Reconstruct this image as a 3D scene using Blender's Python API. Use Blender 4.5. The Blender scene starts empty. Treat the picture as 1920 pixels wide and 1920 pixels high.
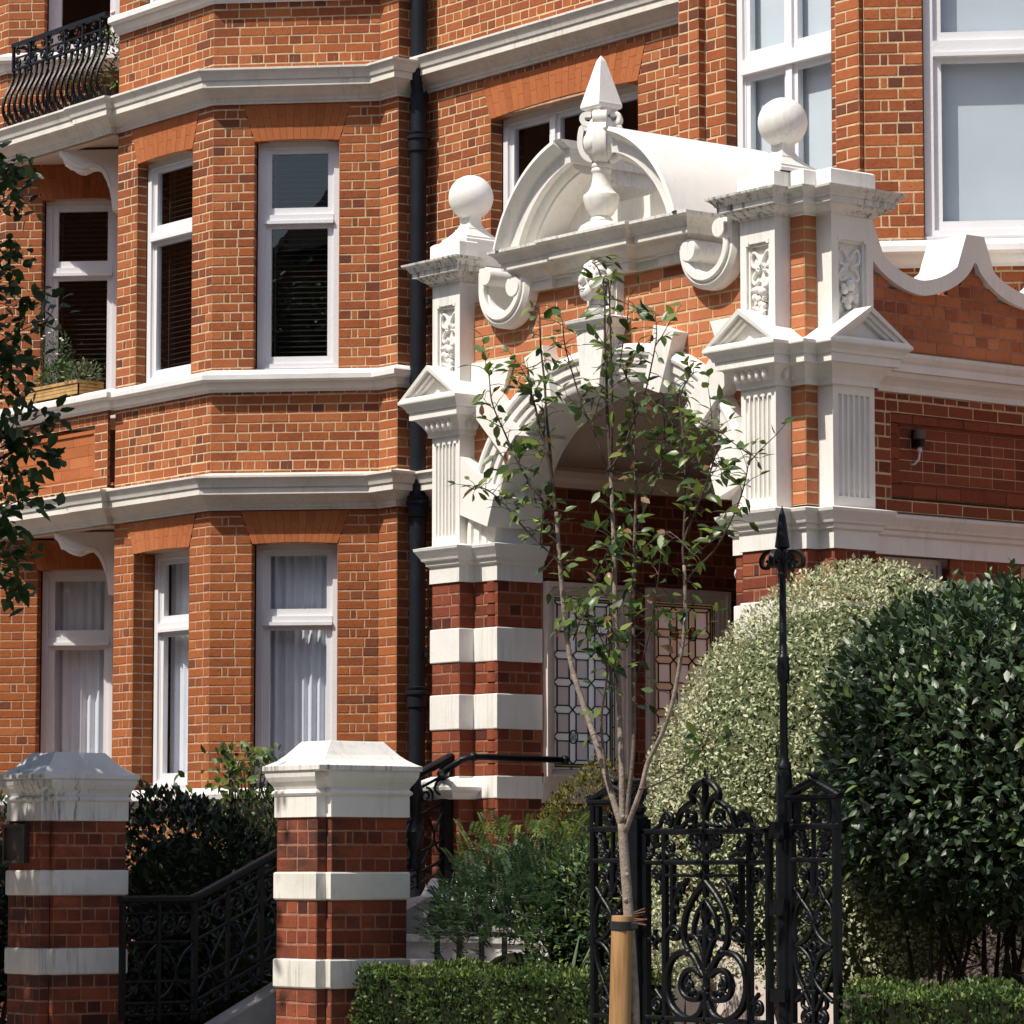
import bpy, math, random
import numpy as np
from mathutils import Vector
random.seed(7)
rng = np.random.default_rng(11)
R_ = math.radians
S2 = 2 ** -0.5
scene = bpy.context.scene
COL = scene.collection

# ------------------------------------------------------------------ camera
cam_d = bpy.data.cameras.new('camera')
cam = bpy.data.objects.new('camera', cam_d)
COL.objects.link(cam)
CAM = Vector((15.908, -14.566, 1.6))
cam.location = CAM
cam.rotation_euler = (R_(90 + 5.5914), 0, R_(90 - 37.8819))
cam_d.sensor_fit = 'HORIZONTAL'
cam_d.sensor_width = 36.0
cam_d.lens = 36.0 * 6900 / 1920
cam_d.clip_end = 2000
scene.camera = cam

# ------------------------------------------------------------------ light
SUN_EL, SUN_AZ = 55.0, (-0.07, -1.0)       # direction towards the sun in plan
world = bpy.data.worlds.new('World')
scene.world = world
world.use_nodes = True
wn = world.node_tree
sky = wn.nodes.new('ShaderNodeTexSky')
sky.sky_type = 'NISHITA'
sky.sun_disc = False
sky.sun_elevation = R_(SUN_EL)
sky.sun_rotation = math.atan2(SUN_AZ[0], SUN_AZ[1])
sky.air_density = 1.2
sky.dust_density = 2.0
bg = wn.nodes['Background']
bg.inputs['Strength'].default_value = 0.135
wn.links.new(sky.outputs[0], bg.inputs[0])
sun_d = bpy.data.lights.new('sun', 'SUN')
sun_d.energy = 4.8
sun_d.angle = R_(0.5)
sun_d.color = (1.0, 0.94, 0.84)
sun = bpy.data.objects.new('sun', sun_d)
COL.objects.link(sun)
_a = Vector((SUN_AZ[0], SUN_AZ[1], 0)).normalized() * math.cos(R_(SUN_EL))
sun.rotation_euler = Vector((_a.x, _a.y, math.sin(R_(SUN_EL)))).to_track_quat('Z', 'Y').to_euler()
sun.location = (0, -20, 30)
vs = scene.view_settings
vs.view_transform = 'Standard'
vs.look = 'None'
vs.exposure = 0.28
vs.gamma = 1.0

# ------------------------------------------------------------------ materials
def ramp(nt, stops, fac=None, interp='LINEAR'):
    n = nt.nodes.new('ShaderNodeValToRGB')
    cr = n.color_ramp
    cr.interpolation = interp
    while len(cr.elements) > 1:
        cr.elements.remove(cr.elements[-1])
    cr.elements[0].position = stops[0][0]
    cr.elements[0].color = (*stops[0][1], 1)
    for p, c in stops[1:]:
        e = cr.elements.new(p)
        e.color = (*c, 1)
    if fac is not None:
        nt.links.new(fac, n.inputs[0])
    return n.outputs[0]

def noise(nt, scale, detail=4, vec=None, rough=0.55):
    n = nt.nodes.new('ShaderNodeTexNoise')
    n.inputs['Scale'].default_value = scale
    n.inputs['Detail'].default_value = detail
    n.inputs['Roughness'].default_value = rough
    if vec is not None:
        nt.links.new(vec, n.inputs['Vector'])
    return n.outputs[0]

def geo_pos(nt, scale=(1, 1, 1)):
    g = nt.nodes.new('ShaderNodeNewGeometry')
    m = nt.nodes.new('ShaderNodeMapping')
    m.inputs['Scale'].default_value = scale
    nt.links.new(g.outputs['Position'], m.inputs['Vector'])
    return m.outputs[0]

def obj_pos(nt, scale=(1, 1, 1)):
    g = nt.nodes.new('ShaderNodeTexCoord')
    m = nt.nodes.new('ShaderNodeMapping')
    m.inputs['Scale'].default_value = scale
    nt.links.new(g.outputs['Object'], m.inputs['Vector'])
    return m.outputs[0]

def math_n(nt, op, a, b):
    n = nt.nodes.new('ShaderNodeMath')
    n.operation = op
    for i, x in enumerate((a, b)):
        if hasattr(x, 'links'):
            nt.links.new(x, n.inputs[i])
        else:
            n.inputs[i].default_value = x
    return n.outputs[0]

def mixc(nt, fac, a, b, mode='MIX'):
    n = nt.nodes.new('ShaderNodeMix')
    n.data_type = 'RGBA'
    n.blend_type = mode
    for sock, x in ((n.inputs[0], fac), (n.inputs[6], a), (n.inputs[7], b)):
        if hasattr(x, 'links'):
            nt.links.new(x, sock)
        elif isinstance(x, (int, float)):
            sock.default_value = x
        else:
            sock.default_value = (*x, 1)
    return n.outputs[2]

def bump(nt, bsdf, height, strength, dist):
    n = nt.nodes.new('ShaderNodeBump')
    n.inputs['Strength'].default_value = strength
    n.inputs['Distance'].default_value = dist
    nt.links.new(height, n.inputs['Height'])
    nt.links.new(n.outputs[0], bsdf.inputs['Normal'])

def tone(nt):
    a = nt.nodes.new('ShaderNodeAttribute'); a.attribute_type = 'GEOMETRY'; a.attribute_name = 'tone'
    b = nt.nodes.new('ShaderNodeAttribute'); b.attribute_type = 'OBJECT'; b.attribute_name = 'tone'
    return math_n(nt, 'ADD', a.outputs['Fac'], b.outputs['Fac'])

def new_mat(name, rough=0.8, spec=0.3):
    m = bpy.data.materials.new(name)
    m.use_nodes = True
    nt = m.node_tree
    b = nt.nodes['Principled BSDF']
    b.inputs['Roughness'].default_value = rough
    b.inputs['Specular IOR Level'].default_value = spec
    return m, nt, b

def simple(name, col, rough=0.8, spec=0.3, var=0.12, nscale=6, bmp=0.0, bscale=60, metal=0.0):
    m, nt, b = new_mat(name, rough, spec)
    p = geo_pos(nt)
    n = noise(nt, nscale, 5, p)
    lo = tuple(c * (1 - var) for c in col)
    hi = tuple(min(1, c * (1 + var)) for c in col)
    nt.links.new(ramp(nt, [(0.3, lo), (0.7, hi)], n), b.inputs['Base Color'])
    b.inputs['Metallic'].default_value = metal
    if bmp:
        bump(nt, b, noise(nt, bscale, 4, p), bmp, 0.01)
    return m

def brick_mat(name, stops, bmp=0.5, soot=0.0):
    m, nt, b = new_mat(name, 0.88, 0.2)
    t = tone(nt)
    p = geo_pos(nt)
    n1 = noise(nt, 26, 5, p)
    n2 = noise(nt, 1.1, 3, p)
    f = math_n(nt, 'ADD', t, math_n(nt, 'MULTIPLY', math_n(nt, 'SUBTRACT', n1, 0.5), 0.32))
    f = math_n(nt, 'ADD', f, math_n(nt, 'MULTIPLY', math_n(nt, 'SUBTRACT', n2, 0.5), 0.75))
    c = ramp(nt, stops, f)
    nb = noise(nt, 75, 3, p, 0.7)
    spots = ramp(nt, [(0.30, (0.35, 0.3, 0.28)), (0.40, (1, 1, 1))], nb)
    c = mixc(nt, 1.0, c, spots, 'MULTIPLY')
    if soot:
        ns = noise(nt, 2.2, 5, geo_pos(nt, (1, 1, 1.6)), 0.65)
        c = mixc(nt, ramp(nt, [(0.45, (0, 0, 0)), (0.64, (soot,) * 3)], ns), c, (0.035, 0.026, 0.024))
    nt.links.new(c, b.inputs['Base Color'])
    bump(nt, b, math_n(nt, 'ADD', n1, math_n(nt, 'MULTIPLY', nb, 0.5)), bmp, 0.008)
    return m

def white_mat(name, col, rough=0.5, stain=0.0, dirt=0.12):
    """painted masonry: soft mottling, fine brush relief, drip stains of their own"""
    m, nt, b = new_mat(name, rough, 0.35)
    p = geo_pos(nt)
    n = noise(nt, 3.5, 6, p, 0.65)
    c = ramp(nt, [(0.28, tuple(x * (1 - dirt) for x in col)), (0.62, col)], n)
    if stain:
        s = noise(nt, 1.0, 4, geo_pos(nt, (30, 30, 2.2)), 0.7)
        s2 = noise(nt, 1.4, 3, p)
        k = math_n(nt, 'MULTIPLY', ramp(nt, [(0.50, (0, 0, 0)), (0.62, (1, 1, 1))], s),
                   ramp(nt, [(0.42, (0, 0, 0)), (0.62, (1, 1, 1))], s2))
        c = mixc(nt, math_n(nt, 'MULTIPLY', k, stain), c, (0.055, 0.048, 0.04))
    nt.links.new(c, b.inputs['Base Color'])
    bump(nt, b, math_n(nt, 'ADD', noise(nt, 40, 5, p), math_n(nt, 'MULTIPLY', noise(nt, 9, 3, p), 0.8)), 0.16, 0.008)
    return m

def leaf_mat(name, stops, rough=0.4, spec=0.5, trans=0.25):
    m, nt, b = new_mat(name, rough, spec)
    t = tone(nt)
    c = ramp(nt, stops, t)
    n = noise(nt, 30, 3, geo_pos(nt))
    c = mixc(nt, 0.35, c, ramp(nt, [(0.3, (0.5, 0.5, 0.5)), (0.7, (1.0, 1.0, 1.0))], n), 'MULTIPLY')
    nt.links.new(c, b.inputs['Base Color'])
    tr = nt.nodes.new('ShaderNodeBsdfTranslucent')
    nt.links.new(c, tr.inputs[0])
    mx = nt.nodes.new('ShaderNodeMixShader')
    mx.inputs[0].default_value = trans
    out = nt.nodes['Material Output']
    nt.links.new(b.outputs[0], mx.inputs[1])
    nt.links.new(tr.outputs[0], mx.inputs[2])
    nt.links.new(mx.outputs[0], out.inputs[0])
    return m

def glass_mat(name, tint=(0.9, 0.93, 0.95), refl=1.0, rough=0.0):
    m = bpy.data.materials.new(name)
    m.use_nodes = True
    nt = m.node_tree
    nt.nodes.remove(nt.nodes['Principled BSDF'])
    tr = nt.nodes.new('ShaderNodeBsdfTransparent'); tr.inputs[0].default_value = (*tint, 1)
    gl = nt.nodes.new('ShaderNodeBsdfGlossy'); gl.inputs['Roughness'].default_value = rough
    fr = nt.nodes.new('ShaderNodeLayerWeight'); fr.inputs[0].default_value = 0.5
    nb = nt.nodes.new('ShaderNodeBump'); nb.inputs['Strength'].default_value = 0.05; nb.inputs['Distance'].default_value = 0.01
    nt.links.new(noise(nt, 2.2, 2, geo_pos(nt)), nb.inputs['Height'])
    nt.links.new(nb.outputs[0], gl.inputs['Normal'])
    mx = nt.nodes.new('ShaderNodeMixShader')
    nt.links.new(math_n(nt, 'ADD', math_n(nt, 'MULTIPLY', math_n(nt, 'POWER', fr.outputs[1], 4.5), 0.9), 0.075 * refl), mx.inputs[0])
    nt.links.new(tr.outputs[0], mx.inputs[1]); nt.links.new(gl.outputs[0], mx.inputs[2])
    nt.links.new(mx.outputs[0], nt.nodes['Material Output'].inputs[0])
    return m

def lead_glass(name, col, rough=0.25, trans=0.75, rib=0):
    """obscured leaded-light glass: tinted, translucent, lightly rippled"""
    m, nt, b = new_mat(name, rough, 0.5)
    b.inputs['Base Color'].default_value = (*[c * 0.6 for c in col], 1)
    p = obj_pos(nt, (1, 1, 1))
    if rib:
        w = nt.nodes.new('ShaderNodeTexWave'); w.bands_direction = 'Z' if rib == 1 else 'Y'
        w.inputs['Scale'].default_value = 22
        nt.links.new(p, w.inputs['Vector']); h = w.outputs[1]
    else:
        h = noise(nt, 55, 2, p)
    bump(nt, b, h, 0.6, 0.01)
    tl = nt.nodes.new('ShaderNodeBsdfTranslucent'); tl.inputs[0].default_value = (*col, 1)
    mx = nt.nodes.new('ShaderNodeMixShader'); mx.inputs[0].default_value = trans
    nt.links.new(b.outputs[0], mx.inputs[1]); nt.links.new(tl.outputs[0], mx.inputs[2])
    nt.links.new(mx.outputs[0], nt.nodes['Material Output'].inputs[0])
    return m

M = {}
M['brick'] = brick_mat('orange_red_brick', [(0.0, (0.12, 0.042, 0.027)), (0.28, (0.215, 0.060, 0.025)), (0.55, (0.315, 0.093, 0.033)), (1.0, (0.41, 0.145, 0.055))])
M['brick_low'] = brick_mat('deep_orange_brick', [(0.0, (0.15, 0.05, 0.025)), (0.3, (0.25, 0.075, 0.026)), (0.6, (0.31, 0.094, 0.028)), (1.0, (0.39, 0.132, 0.042))])
M['brick_porch'] = brick_mat('smooth_porch_brick', [(0.0, (0.24, 0.07, 0.035)), (0.4, (0.41, 0.14, 0.06)), (1.0, (0.52, 0.20, 0.09))], 0.25)
M['brick_red'] = brick_mat('dark_red_band_brick', [(0.0, (0.07, 0.022, 0.016)), (0.4, (0.19, 0.048, 0.024)), (1.0, (0.31, 0.085, 0.038))], 0.5)
M['brick_pillar'] = brick_mat('sooty_red_pillar_brick', [(0.0, (0.06, 0.02, 0.015)), (0.4, (0.18, 0.045, 0.022)), (1.0, (0.29, 0.078, 0.035))], 0.6, 0.8)
M['rubbed'] = brick_mat('rubbed_arch_brick', [(0.0, (0.27, 0.085, 0.03)), (0.5, (0.37, 0.118, 0.042)), (1.0, (0.43, 0.15, 0.06))], 0.15)
M['mortar'] = simple('cream_lime_mortar', (0.53, 0.395, 0.24), 0.95, 0.1, 0.2, 25, 0.4, 90)
M['mortar_pink'] = simple('pinkish_mortar', (0.46, 0.29, 0.19), 0.95, 0.1, 0.22, 25, 0.4, 90)
M['mortar_dark'] = simple('red_brown_pointing', (0.30, 0.15, 0.10), 0.95, 0.1, 0.25, 20, 0.4, 90)
M['white'] = white_mat('white_masonry_paint', (0.77, 0.745, 0.70), 0.55, 0.16, 0.10)
M['white_stain'] = white_mat('weathered_white_paint', (0.70, 0.68, 0.64), 0.6, 0.95, 0.2)
M['stone'] = white_mat('greyed_white_cornice', (0.70, 0.665, 0.595), 0.65, 0.22, 0.18)
M['band'] = white_mat('worn_white_band', (0.70, 0.68, 0.63), 0.65, 0.4, 0.22)
M['sill'] = white_mat('white_painted_sill', (0.72, 0.71, 0.69), 0.5, 0.1)
M['joinery'] = white_mat('white_window_gloss', (0.71, 0.71, 0.73), 0.3, 0, 0.05)
M['pinkwhite'] = white_mat('pinkish_cream_render', (0.66, 0.555, 0.51), 0.7, 0.1)
M['cream'] = white_mat('cream_porch_plaster', (0.60, 0.465, 0.375), 0.7, 0.0)
M['glass'] = glass_mat('window_glass')
M['iron'] = simple('black_gloss_iron', (0.005, 0.006, 0.008), 0.36, 0.22, 0.3, 12, 0.25, 80)
M['pipe'] = simple('black_painted_pipe', (0.009, 0.011, 0.016), 0.45, 0.22, 0.25, 6, 0.15, 50)
M['shade'] = simple('dark_core_shade', (0.016, 0.019, 0.011), 1.0, 0.0, 0.4, 18)  # solid plant cores: the shade between leaves is put into this near-black colour
M['shade_pale'] = simple('shaded_inner_leaves', (0.070, 0.085, 0.042), 1.0, 0.0, 0.6, 40, 1.0, 60)  # inner leaves as one solid core, their shade mixed into the dull green
M['bark_dark'] = simple('dark_young_bark', (0.13, 0.10, 0.082), 0.85, 0.2, 0.35, 26, 0.7, 70)
M['stem'] = simple('dark_stem_bark', (0.030, 0.024, 0.019), 0.9, 0.1, 0.4, 30)
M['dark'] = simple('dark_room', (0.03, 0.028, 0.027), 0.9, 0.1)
M['curtain'] = simple('pale_net_curtain', (0.84, 0.85, 0.90), 0.9, 0.1, 0.04)
M['blind_dark'] = simple('dark_wood_slat', (0.028, 0.025, 0.023), 0.32, 0.5, 0.2)
M['blind_white'] = simple('pale_roller_blind', (0.64, 0.69, 0.73), 0.9, 0.1, 0.05, 2)
M['ground'] = simple('grey_paving', (0.35, 0.325, 0.295), 0.9, 0.2, 0.2, 4, 0.3, 40)
M['soil'] = simple('dark_soil', (0.055, 0.042, 0.03), 0.95, 0.1, 0.4, 12, 0.8, 40)
M['asphalt'] = simple('road_asphalt', (0.05, 0.05, 0.052), 0.9, 0.2, 0.15, 30, 0.4, 120)
M['steps'] = simple('pale_step_stone', (0.50, 0.47, 0.44), 0.85, 0.2, 0.15, 8, 0.2, 60)
M['stake'] = None
M['bark'] = simple('young_grey_bark', (0.235, 0.19, 0.155), 0.85, 0.2, 0.3, 22, 0.7, 70)
M['twig'] = simple('dark_twig_bark', (0.075, 0.052, 0.042), 0.8, 0.2, 0.4, 30, 0.5, 80)
M['rubber'] = simple('black_rubber', (0.018, 0.018, 0.019), 0.6, 0.3)
M['boxwood'] = simple('pale_planter_wood', (0.42, 0.26, 0.10), 0.7, 0.3, 0.2, 14, 0.3, 60)
M['trellis'] = simple('brown_trellis_wood', (0.06, 0.035, 0.022), 0.8, 0.2, 0.2)
M['plastic_white'] = simple('white_plastic', (0.62, 0.60, 0.58), 0.4, 0.4, 0.05)
M['lampgrey'] = simple('smoked_lamp_plastic', (0.10, 0.075, 0.06), 0.45, 0.4, 0.1)
M['bronze'] = simple('dull_bronze_plate', (0.028, 0.022, 0.017), 0.45, 0.5, 0.2)
M['lead'] = simple('black_lead_came', (0.012, 0.012, 0.013), 0.5, 0.4)
M['twine'] = simple('brown_twine', (0.20, 0.11, 0.07), 0.9, 0.1)
M['fl_white'] = simple('white_petal', (0.75, 0.72, 0.70), 0.7, 0.2)
M['fl_red'] = simple('red_petal', (0.45, 0.02, 0.05), 0.6, 0.3)
M['lf_tree'] = leaf_mat('young_tree_leaf', [(0.0, (0.22, 0.09, 0.04)), (0.13, (0.17, 0.11, 0.045)), (0.16, (0.022, 0.055, 0.013)), (0.55, (0.055, 0.105, 0.020)), (1.0, (0.20, 0.25, 0.045))], 0.38, 0.45, 0.28)
M['lf_left'] = leaf_mat('dark_street_tree_leaf', [(0.0, (0.020, 0.042, 0.012)), (0.7, (0.045, 0.085, 0.020)), (1.0, (0.10, 0.15, 0.035))], 0.45, 0.3, 0.28)
M['lf_laurel'] = leaf_mat('dark_glossy_laurel_leaf', [(0.0, (0.030, 0.056, 0.027)), (0.85, (0.072, 0.115, 0.056)), (1.0, (0.14, 0.21, 0.055))], 0.43, 0.5, 0.15)
M['lf_var'] = leaf_mat('variegated_cream_leaf', [(0.0, (0.13, 0.18, 0.06)), (0.35, (0.38, 0.41, 0.22)), (1.0, (0.66, 0.65, 0.44))], 0.5, 0.35, 0.25)
M['lf_box'] = leaf_mat('box_hedge_leaf', [(0.0, (0.018, 0.040, 0.012)), (0.5, (0.052, 0.098, 0.024)), (1.0, (0.20, 0.27, 0.055))], 0.45, 0.35, 0.28)
M['lf_fern'] = leaf_mat('blue_green_leaflet', [(0.0, (0.035, 0.07, 0.032)), (0.7, (0.095, 0.16, 0.075)), (1.0, (0.22, 0.29, 0.06))], 0.5, 0.35, 0.3)
M['lf_yellow'] = leaf_mat('olive_yellow_bud', [(0.0, (0.05, 0.07, 0.015)), (0.5, (0.13, 0.125, 0.02)), (1.0, (0.20, 0.16, 0.03))], 0.6, 0.3, 0.2)
M['lf_dark'] = leaf_mat('deep_shade_leaf', [(0.0, (0.010, 0.022, 0.010)), (0.8, (0.022, 0.045, 0.016)), (1.0, (0.07, 0.085, 0.02))], 0.4, 0.4, 0.15)
M['lf_grey'] = leaf_mat('silver_green_leaf', [(0.0, (0.05, 0.08, 0.04)), (0.6, (0.11, 0.15, 0.08)), (1.0, (0.22, 0.22, 0.10))], 0.6, 0.3, 0.2)
M['lf_red'] = leaf_mat('red_strap_leaf', [(0.0, (0.10, 0.03, 0.02)), (1.0, (0.20, 0.10, 0.035))], 0.5, 0.4, 0.2)
M['lf_iris'] = leaf_mat('iris_strap_leaf', [(0.0, (0.06, 0.11, 0.05)), (1.0, (0.11, 0.18, 0.08))], 0.5, 0.4, 0.25)
def wood_mat():
    m, nt, b = new_mat('turned_pine_stake', 0.75, 0.25)
    n = noise(nt, 1.0, 6, geo_pos(nt, (30, 30, 1.6)), 0.6)
    c = ramp(nt, [(0.3, (0.15, 0.075, 0.028)), (0.5, (0.29, 0.16, 0.065)), (0.7, (0.36, 0.215, 0.095))], n)
    cr_ = noise(nt, 1.0, 3, geo_pos(nt, (70, 70, .9)), 0.5)
    c = mixc(nt, ramp(nt, [(0.30, (1, 1, 1)), (0.36, (0, 0, 0))], cr_), c, (0.07, 0.035, 0.015))
    nt.links.new(c, b.inputs['Base Color'])
    bump(nt, b, n, 0.5, 0.006)
    return m
M['stake'] = wood_mat()
M['g_clear'] = lead_glass('pale_blue_lead_glass', (0.97, 1.0, 1.0), 0.2, 0.96, 1)
M['g_grey'] = lead_glass('hammered_grey_glass', (0.74, 0.66, 0.64), 0.35, 0.9, 0)
M['g_pink'] = lead_glass('hammered_pink_glass', (0.85, 0.58, 0.48), 0.35, 0.9, 0)
M['g_amber'] = lead_glass('amber_ribbed_glass', (0.85, 0.48, 0.30), 0.3, 0.8, 2)
M['g_yellow'] = lead_glass('yellow_border_glass', (0.62, 0.50, 0.20), 0.3, 0.6, 0)

# ------------------------------------------------------------------ mesh builder
class Fr:
    """wall frame: s along u, d outwards along n (n is to the right of u), z up"""
    def __init__(self, x, y, ux, uy, z=0.0):
        l = math.hypot(ux, uy)
        self.x, self.y, self.ux, self.uy, self.z = x, y, ux / l, uy / l, z
        self.nx, self.ny = self.uy, -self.ux
    def P(self, s, d, z):
        return (self.x + self.ux * s + self.nx * d, self.y + self.uy * s + self.ny * d, self.z + z)
    def at(self, s, d=0.0, du=0):
        p = self.P(s, d, 0)
        return Fr(p[0], p[1], self.ux, self.uy, self.z)
    @property
    def ang(self):
        return math.atan2(self.uy, self.ux)

class MB:
    def __init__(self):
        self.v, self.f, self.t = [], [], []
    def add(self, vs, fs, tn=0.5):
        k = len(self.v)
        self.v += [tuple(p) for p in vs]
        self.f += [tuple(i + k for i in q) for q in fs]
        self.t += [tn] * len(fs)
    def hexa(self, p, tn=0.5):
        self.add(p, [(0, 3, 2, 1), (4, 5, 6, 7), (0, 1, 5, 4), (1, 2, 6, 5), (2, 3, 7, 6), (3, 0, 4, 7)], tn)
    def box(self, x0, x1, y0, y1, z0, z1, tn=0.5):
        self.hexa([(x0, y0, z0), (x1, y0, z0), (x1, y1, z0), (x0, y1, z0), (x0, y0, z1), (x1, y0, z1), (x1, y1, z1), (x0, y1, z1)], tn)
    def fbox(self, fr, s0, s1, d0, d1, z0, z1, tn=0.5):
        P = fr.P
        self.hexa([P(s0, d1, z0), P(s1, d1, z0), P(s1, d0, z0), P(s0, d0, z0), P(s0, d1, z1), P(s1, d1, z1), P(s1, d0, z1), P(s0, d0, z1)], tn)
    def prism(self, fr, poly, d0, d1, tn=0.5):
        """polygon of (s,z), counter-clockwise seen from outside, extruded from d0 (back) to d1 (front)"""
        n = len(poly)
        a = [fr.P(s, d1, z) for s, z in poly] + [fr.P(s, d0, z) for s, z in poly]
        fs = [tuple(range(n)), tuple(range(2 * n - 1, n - 1, -1))]
        fs += [(i, i + n, (i + 1) % n + n, (i + 1) % n) for i in range(n)]
        self.add(a, fs, tn)
    def strip(self, rows, closed=False, tn=0.5):
        """rows: list of equal-length point lists; quads between neighbours"""
        n = len(rows[0])
        fs = []
        for i in range(len(rows) - 1):
            for j in range(n - 1 + (1 if closed else 0)):
                fs.append((i * n + j, i * n + (j + 1) % n, (i + 1) * n + (j + 1) % n, (i + 1) * n + j))
        self.add([p for r in rows for p in r], fs, tn)
    def lathe(self, prof, c, seg=20, ez=(0, 0, 1), tn=0.5):
        ez = Vector(ez).normalized()
        ex = Vector((1, 0, 0)) if abs(ez.x) < 0.9 else Vector((0, 1, 0))
        ex = (ex - ez * ex.dot(ez)).normalized(); ey = ez.cross(ex)
        c = Vector(c)
        rows = [[tuple(c + ez * z + (ex * math.cos(2 * math.pi * k / seg) + ey * math.sin(2 * math.pi * k / seg)) * r) for k in range(seg)] for r, z in prof]
        self.strip(rows, True, tn)
        k = len(self.v)
        n = len(prof) * seg
        if prof[0][0] > 1e-4: self.f.append(tuple(range(k - n + seg - 1, k - n - 1, -1))); self.t.append(tn)
        if prof[-1][0] > 1e-4: self.f.append(tuple(range(k - seg, k))); self.t.append(tn)
    def tube(self, pts, r, seg=8, tn=0.5, cap=True):
        pts = [Vector(p) for p in pts]
        n = len(pts)
        rs = r if isinstance(r, (list, tuple)) else [r] * n
        t0 = (pts[1] - pts[0]).normalized()
        ref = Vector((0, 0, 1)) if abs(t0.z) < 0.9 else Vector((1, 0, 0))
        rows = []
        for i, p in enumerate(pts):
            t = (pts[min(i + 1, n - 1)] - pts[max(i - 1, 0)])
            if t.length < 1e-9: t = t0
            t.normalize()
            a = ref - t * ref.dot(t)
            if a.length < 1e-4: a = Vector((0, 1, 0)) - t * t.y
            a.normalize(); ref = a
            b = t.cross(a)
            rows.append([tuple(p + (a * math.cos(2 * math.pi * k / seg) + b * math.sin(2 * math.pi * k / seg)) * rs[i]) for k in range(seg)])
        k0 = len(self.v)
        self.strip(rows, True, tn)
        if cap:
            self.f.append(tuple(range(k0 + seg - 1, k0 - 1, -1))); self.t.append(tn)
            self.f.append(tuple(range(k0 + (n - 1) * seg, k0 + n * seg))); self.t.append(tn)
    def ribbon(self, fr, path, w, d0, d1, tn=0.5, taper=None):
        """a flat bar following a 2D path of (s,z), w wide, from depth d0 to d1, lightly chamfered"""
        n = len(path)
        L, Rr = [], []
        for i in range(n):
            a = path[max(i - 1, 0)]; b = path[min(i + 1, n - 1)]
            dx, dz = b[0] - a[0], b[1] - a[1]
            l = math.hypot(dx, dz) or 1
            ww = (w if taper is None else w * taper[i]) / 2
            L.append((path[i][0] - dz / l * ww, path[i][1] + dx / l * ww))
            Rr.append((path[i][0] + dz / l * ww, path[i][1] - dx / l * ww))
        c = min(0.25 * w, 0.25 * abs(d1 - d0))
        rows = []
        for i in range(n):
            l, r = L[i], Rr[i]
            k = c / max(w, 1e-6)
            li = (l[0] + (r[0] - l[0]) * k, l[1] + (r[1] - l[1]) * k); ri = (r[0] + (l[0] - r[0]) * k, r[1] + (l[1] - r[1]) * k)
            rows.append([fr.P(l[0], d0, l[1]), fr.P(l[0], d1 - c, l[1]), fr.P(li[0], d1, li[1]), fr.P(ri[0], d1, ri[1]), fr.P(r[0], d1 - c, r[1]), fr.P(r[0], d0, r[1])])
        k0 = len(self.v)
        self.strip(rows, True, tn)
        self.f.append((k0, k0 + 1, k0 + 2, k0 + 3, k0 + 4, k0 + 5)); self.t.append(tn)
        e = k0 + (n - 1) * 6
        self.f.append((e + 5, e + 4, e + 3, e + 2, e + 1, e)); self.t.append(tn)
    def sweep(self, prof, path, closed=False, tn=0.5, caps=True):
        """moulding: profile [(out, z)] swept along a plan path with mitred corners; out is to the right of travel"""
        n = len(path)
        dirs = []
        for i in range(n - 1 + (1 if closed else 0)):
            a, b = path[i], path[(i + 1) % n]
            l = math.hypot(b[0] - a[0], b[1] - a[1])
            dirs.append(((b[0] - a[0]) / l, (b[1] - a[1]) / l))
        rows = []
        for i in range(n):
            if closed: d0, d1 = dirs[i - 1], dirs[i]
            else: d0, d1 = dirs[max(i - 1, 0)], dirs[min(i, n - 2)]
            n0 = (d0[1], -d0[0]); n1 = (d1[1], -d1[0])
            k = 1 + n0[0] * n1[0] + n0[1] * n1[1]
            m = ((n0[0] + n1[0]) / k, (n0[1] + n1[1]) / k)
            rows.append([(path[i][0] + m[0] * o, path[i][1] + m[1] * o, z) for o, z in prof])
        if closed: rows.append(rows[0])
        np_ = len(prof)
        k0 = len(self.v)
        # split per segment so corners stay crisp
        for i in range(len(rows) - 1):
            self.strip([rows[i], rows[i + 1]], False, tn)
        if caps and not closed:
            self.add(rows[0], [tuple(range(np_))], tn)
            self.add(rows[-1], [tuple(range(np_ - 1, -1, -1))], tn)
    def ell(self, c, r, seg=10, rings=6, tn=0.5, rot=0.0):
        rows = []
        cr, sr = math.cos(rot), math.sin(rot)
        for i in range(rings + 1):
            th = math.pi * i / rings
            row = []
            for k in range(seg):
                ph = 2 * math.pi * k / seg
                x = r[0] * math.sin(th) * math.cos(ph); y = r[1] * math.sin(th) * math.sin(ph); z = -r[2] * math.cos(th)
                x, z = x * cr - z * sr, x * sr + z * cr
                row.append((c[0] + x, c[1] + y, c[2] + z))
            rows.append(row)
        self.strip(rows, True, tn)

def mesh_from(name, mb, mat, org=(0, 0, 0), smooth=None):
    me = bpy.data.meshes.new(name)
    v = np.array(mb.v, dtype=float) - np.array(org) if len(mb.v) else np.zeros((0, 3))
    me.from_pydata(v.tolist(), [], mb.f)
    if mb.t:
        a = me.attributes.new('tone', 'FLOAT', 'FACE')
        a.data.foreach_set('value', np.array(mb.t, dtype=np.float32))
    me.materials.append(mat)
    if smooth:
        me.shade_smooth() if hasattr(me, 'shade_smooth') else None
        me.polygons.foreach_set('use_smooth', [True] * len(me.polygons))
        if smooth is not True:
            try: me.set_sharp_from_angle(angle=R_(smooth))
            except Exception: pass
    me.update()
    return me

ORG = {}
def thing(name, label, cat, loc=(0, 0, 0), group=None):
    o = bpy.data.objects.new(name, None)
    o.empty_display_size = 0.2
    COL.objects.link(o)
    o.location = loc
    o['label'] = label; o['category'] = cat
    if group: o['group'] = group
    ORG[o.name] = tuple(loc)
    return o

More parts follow.
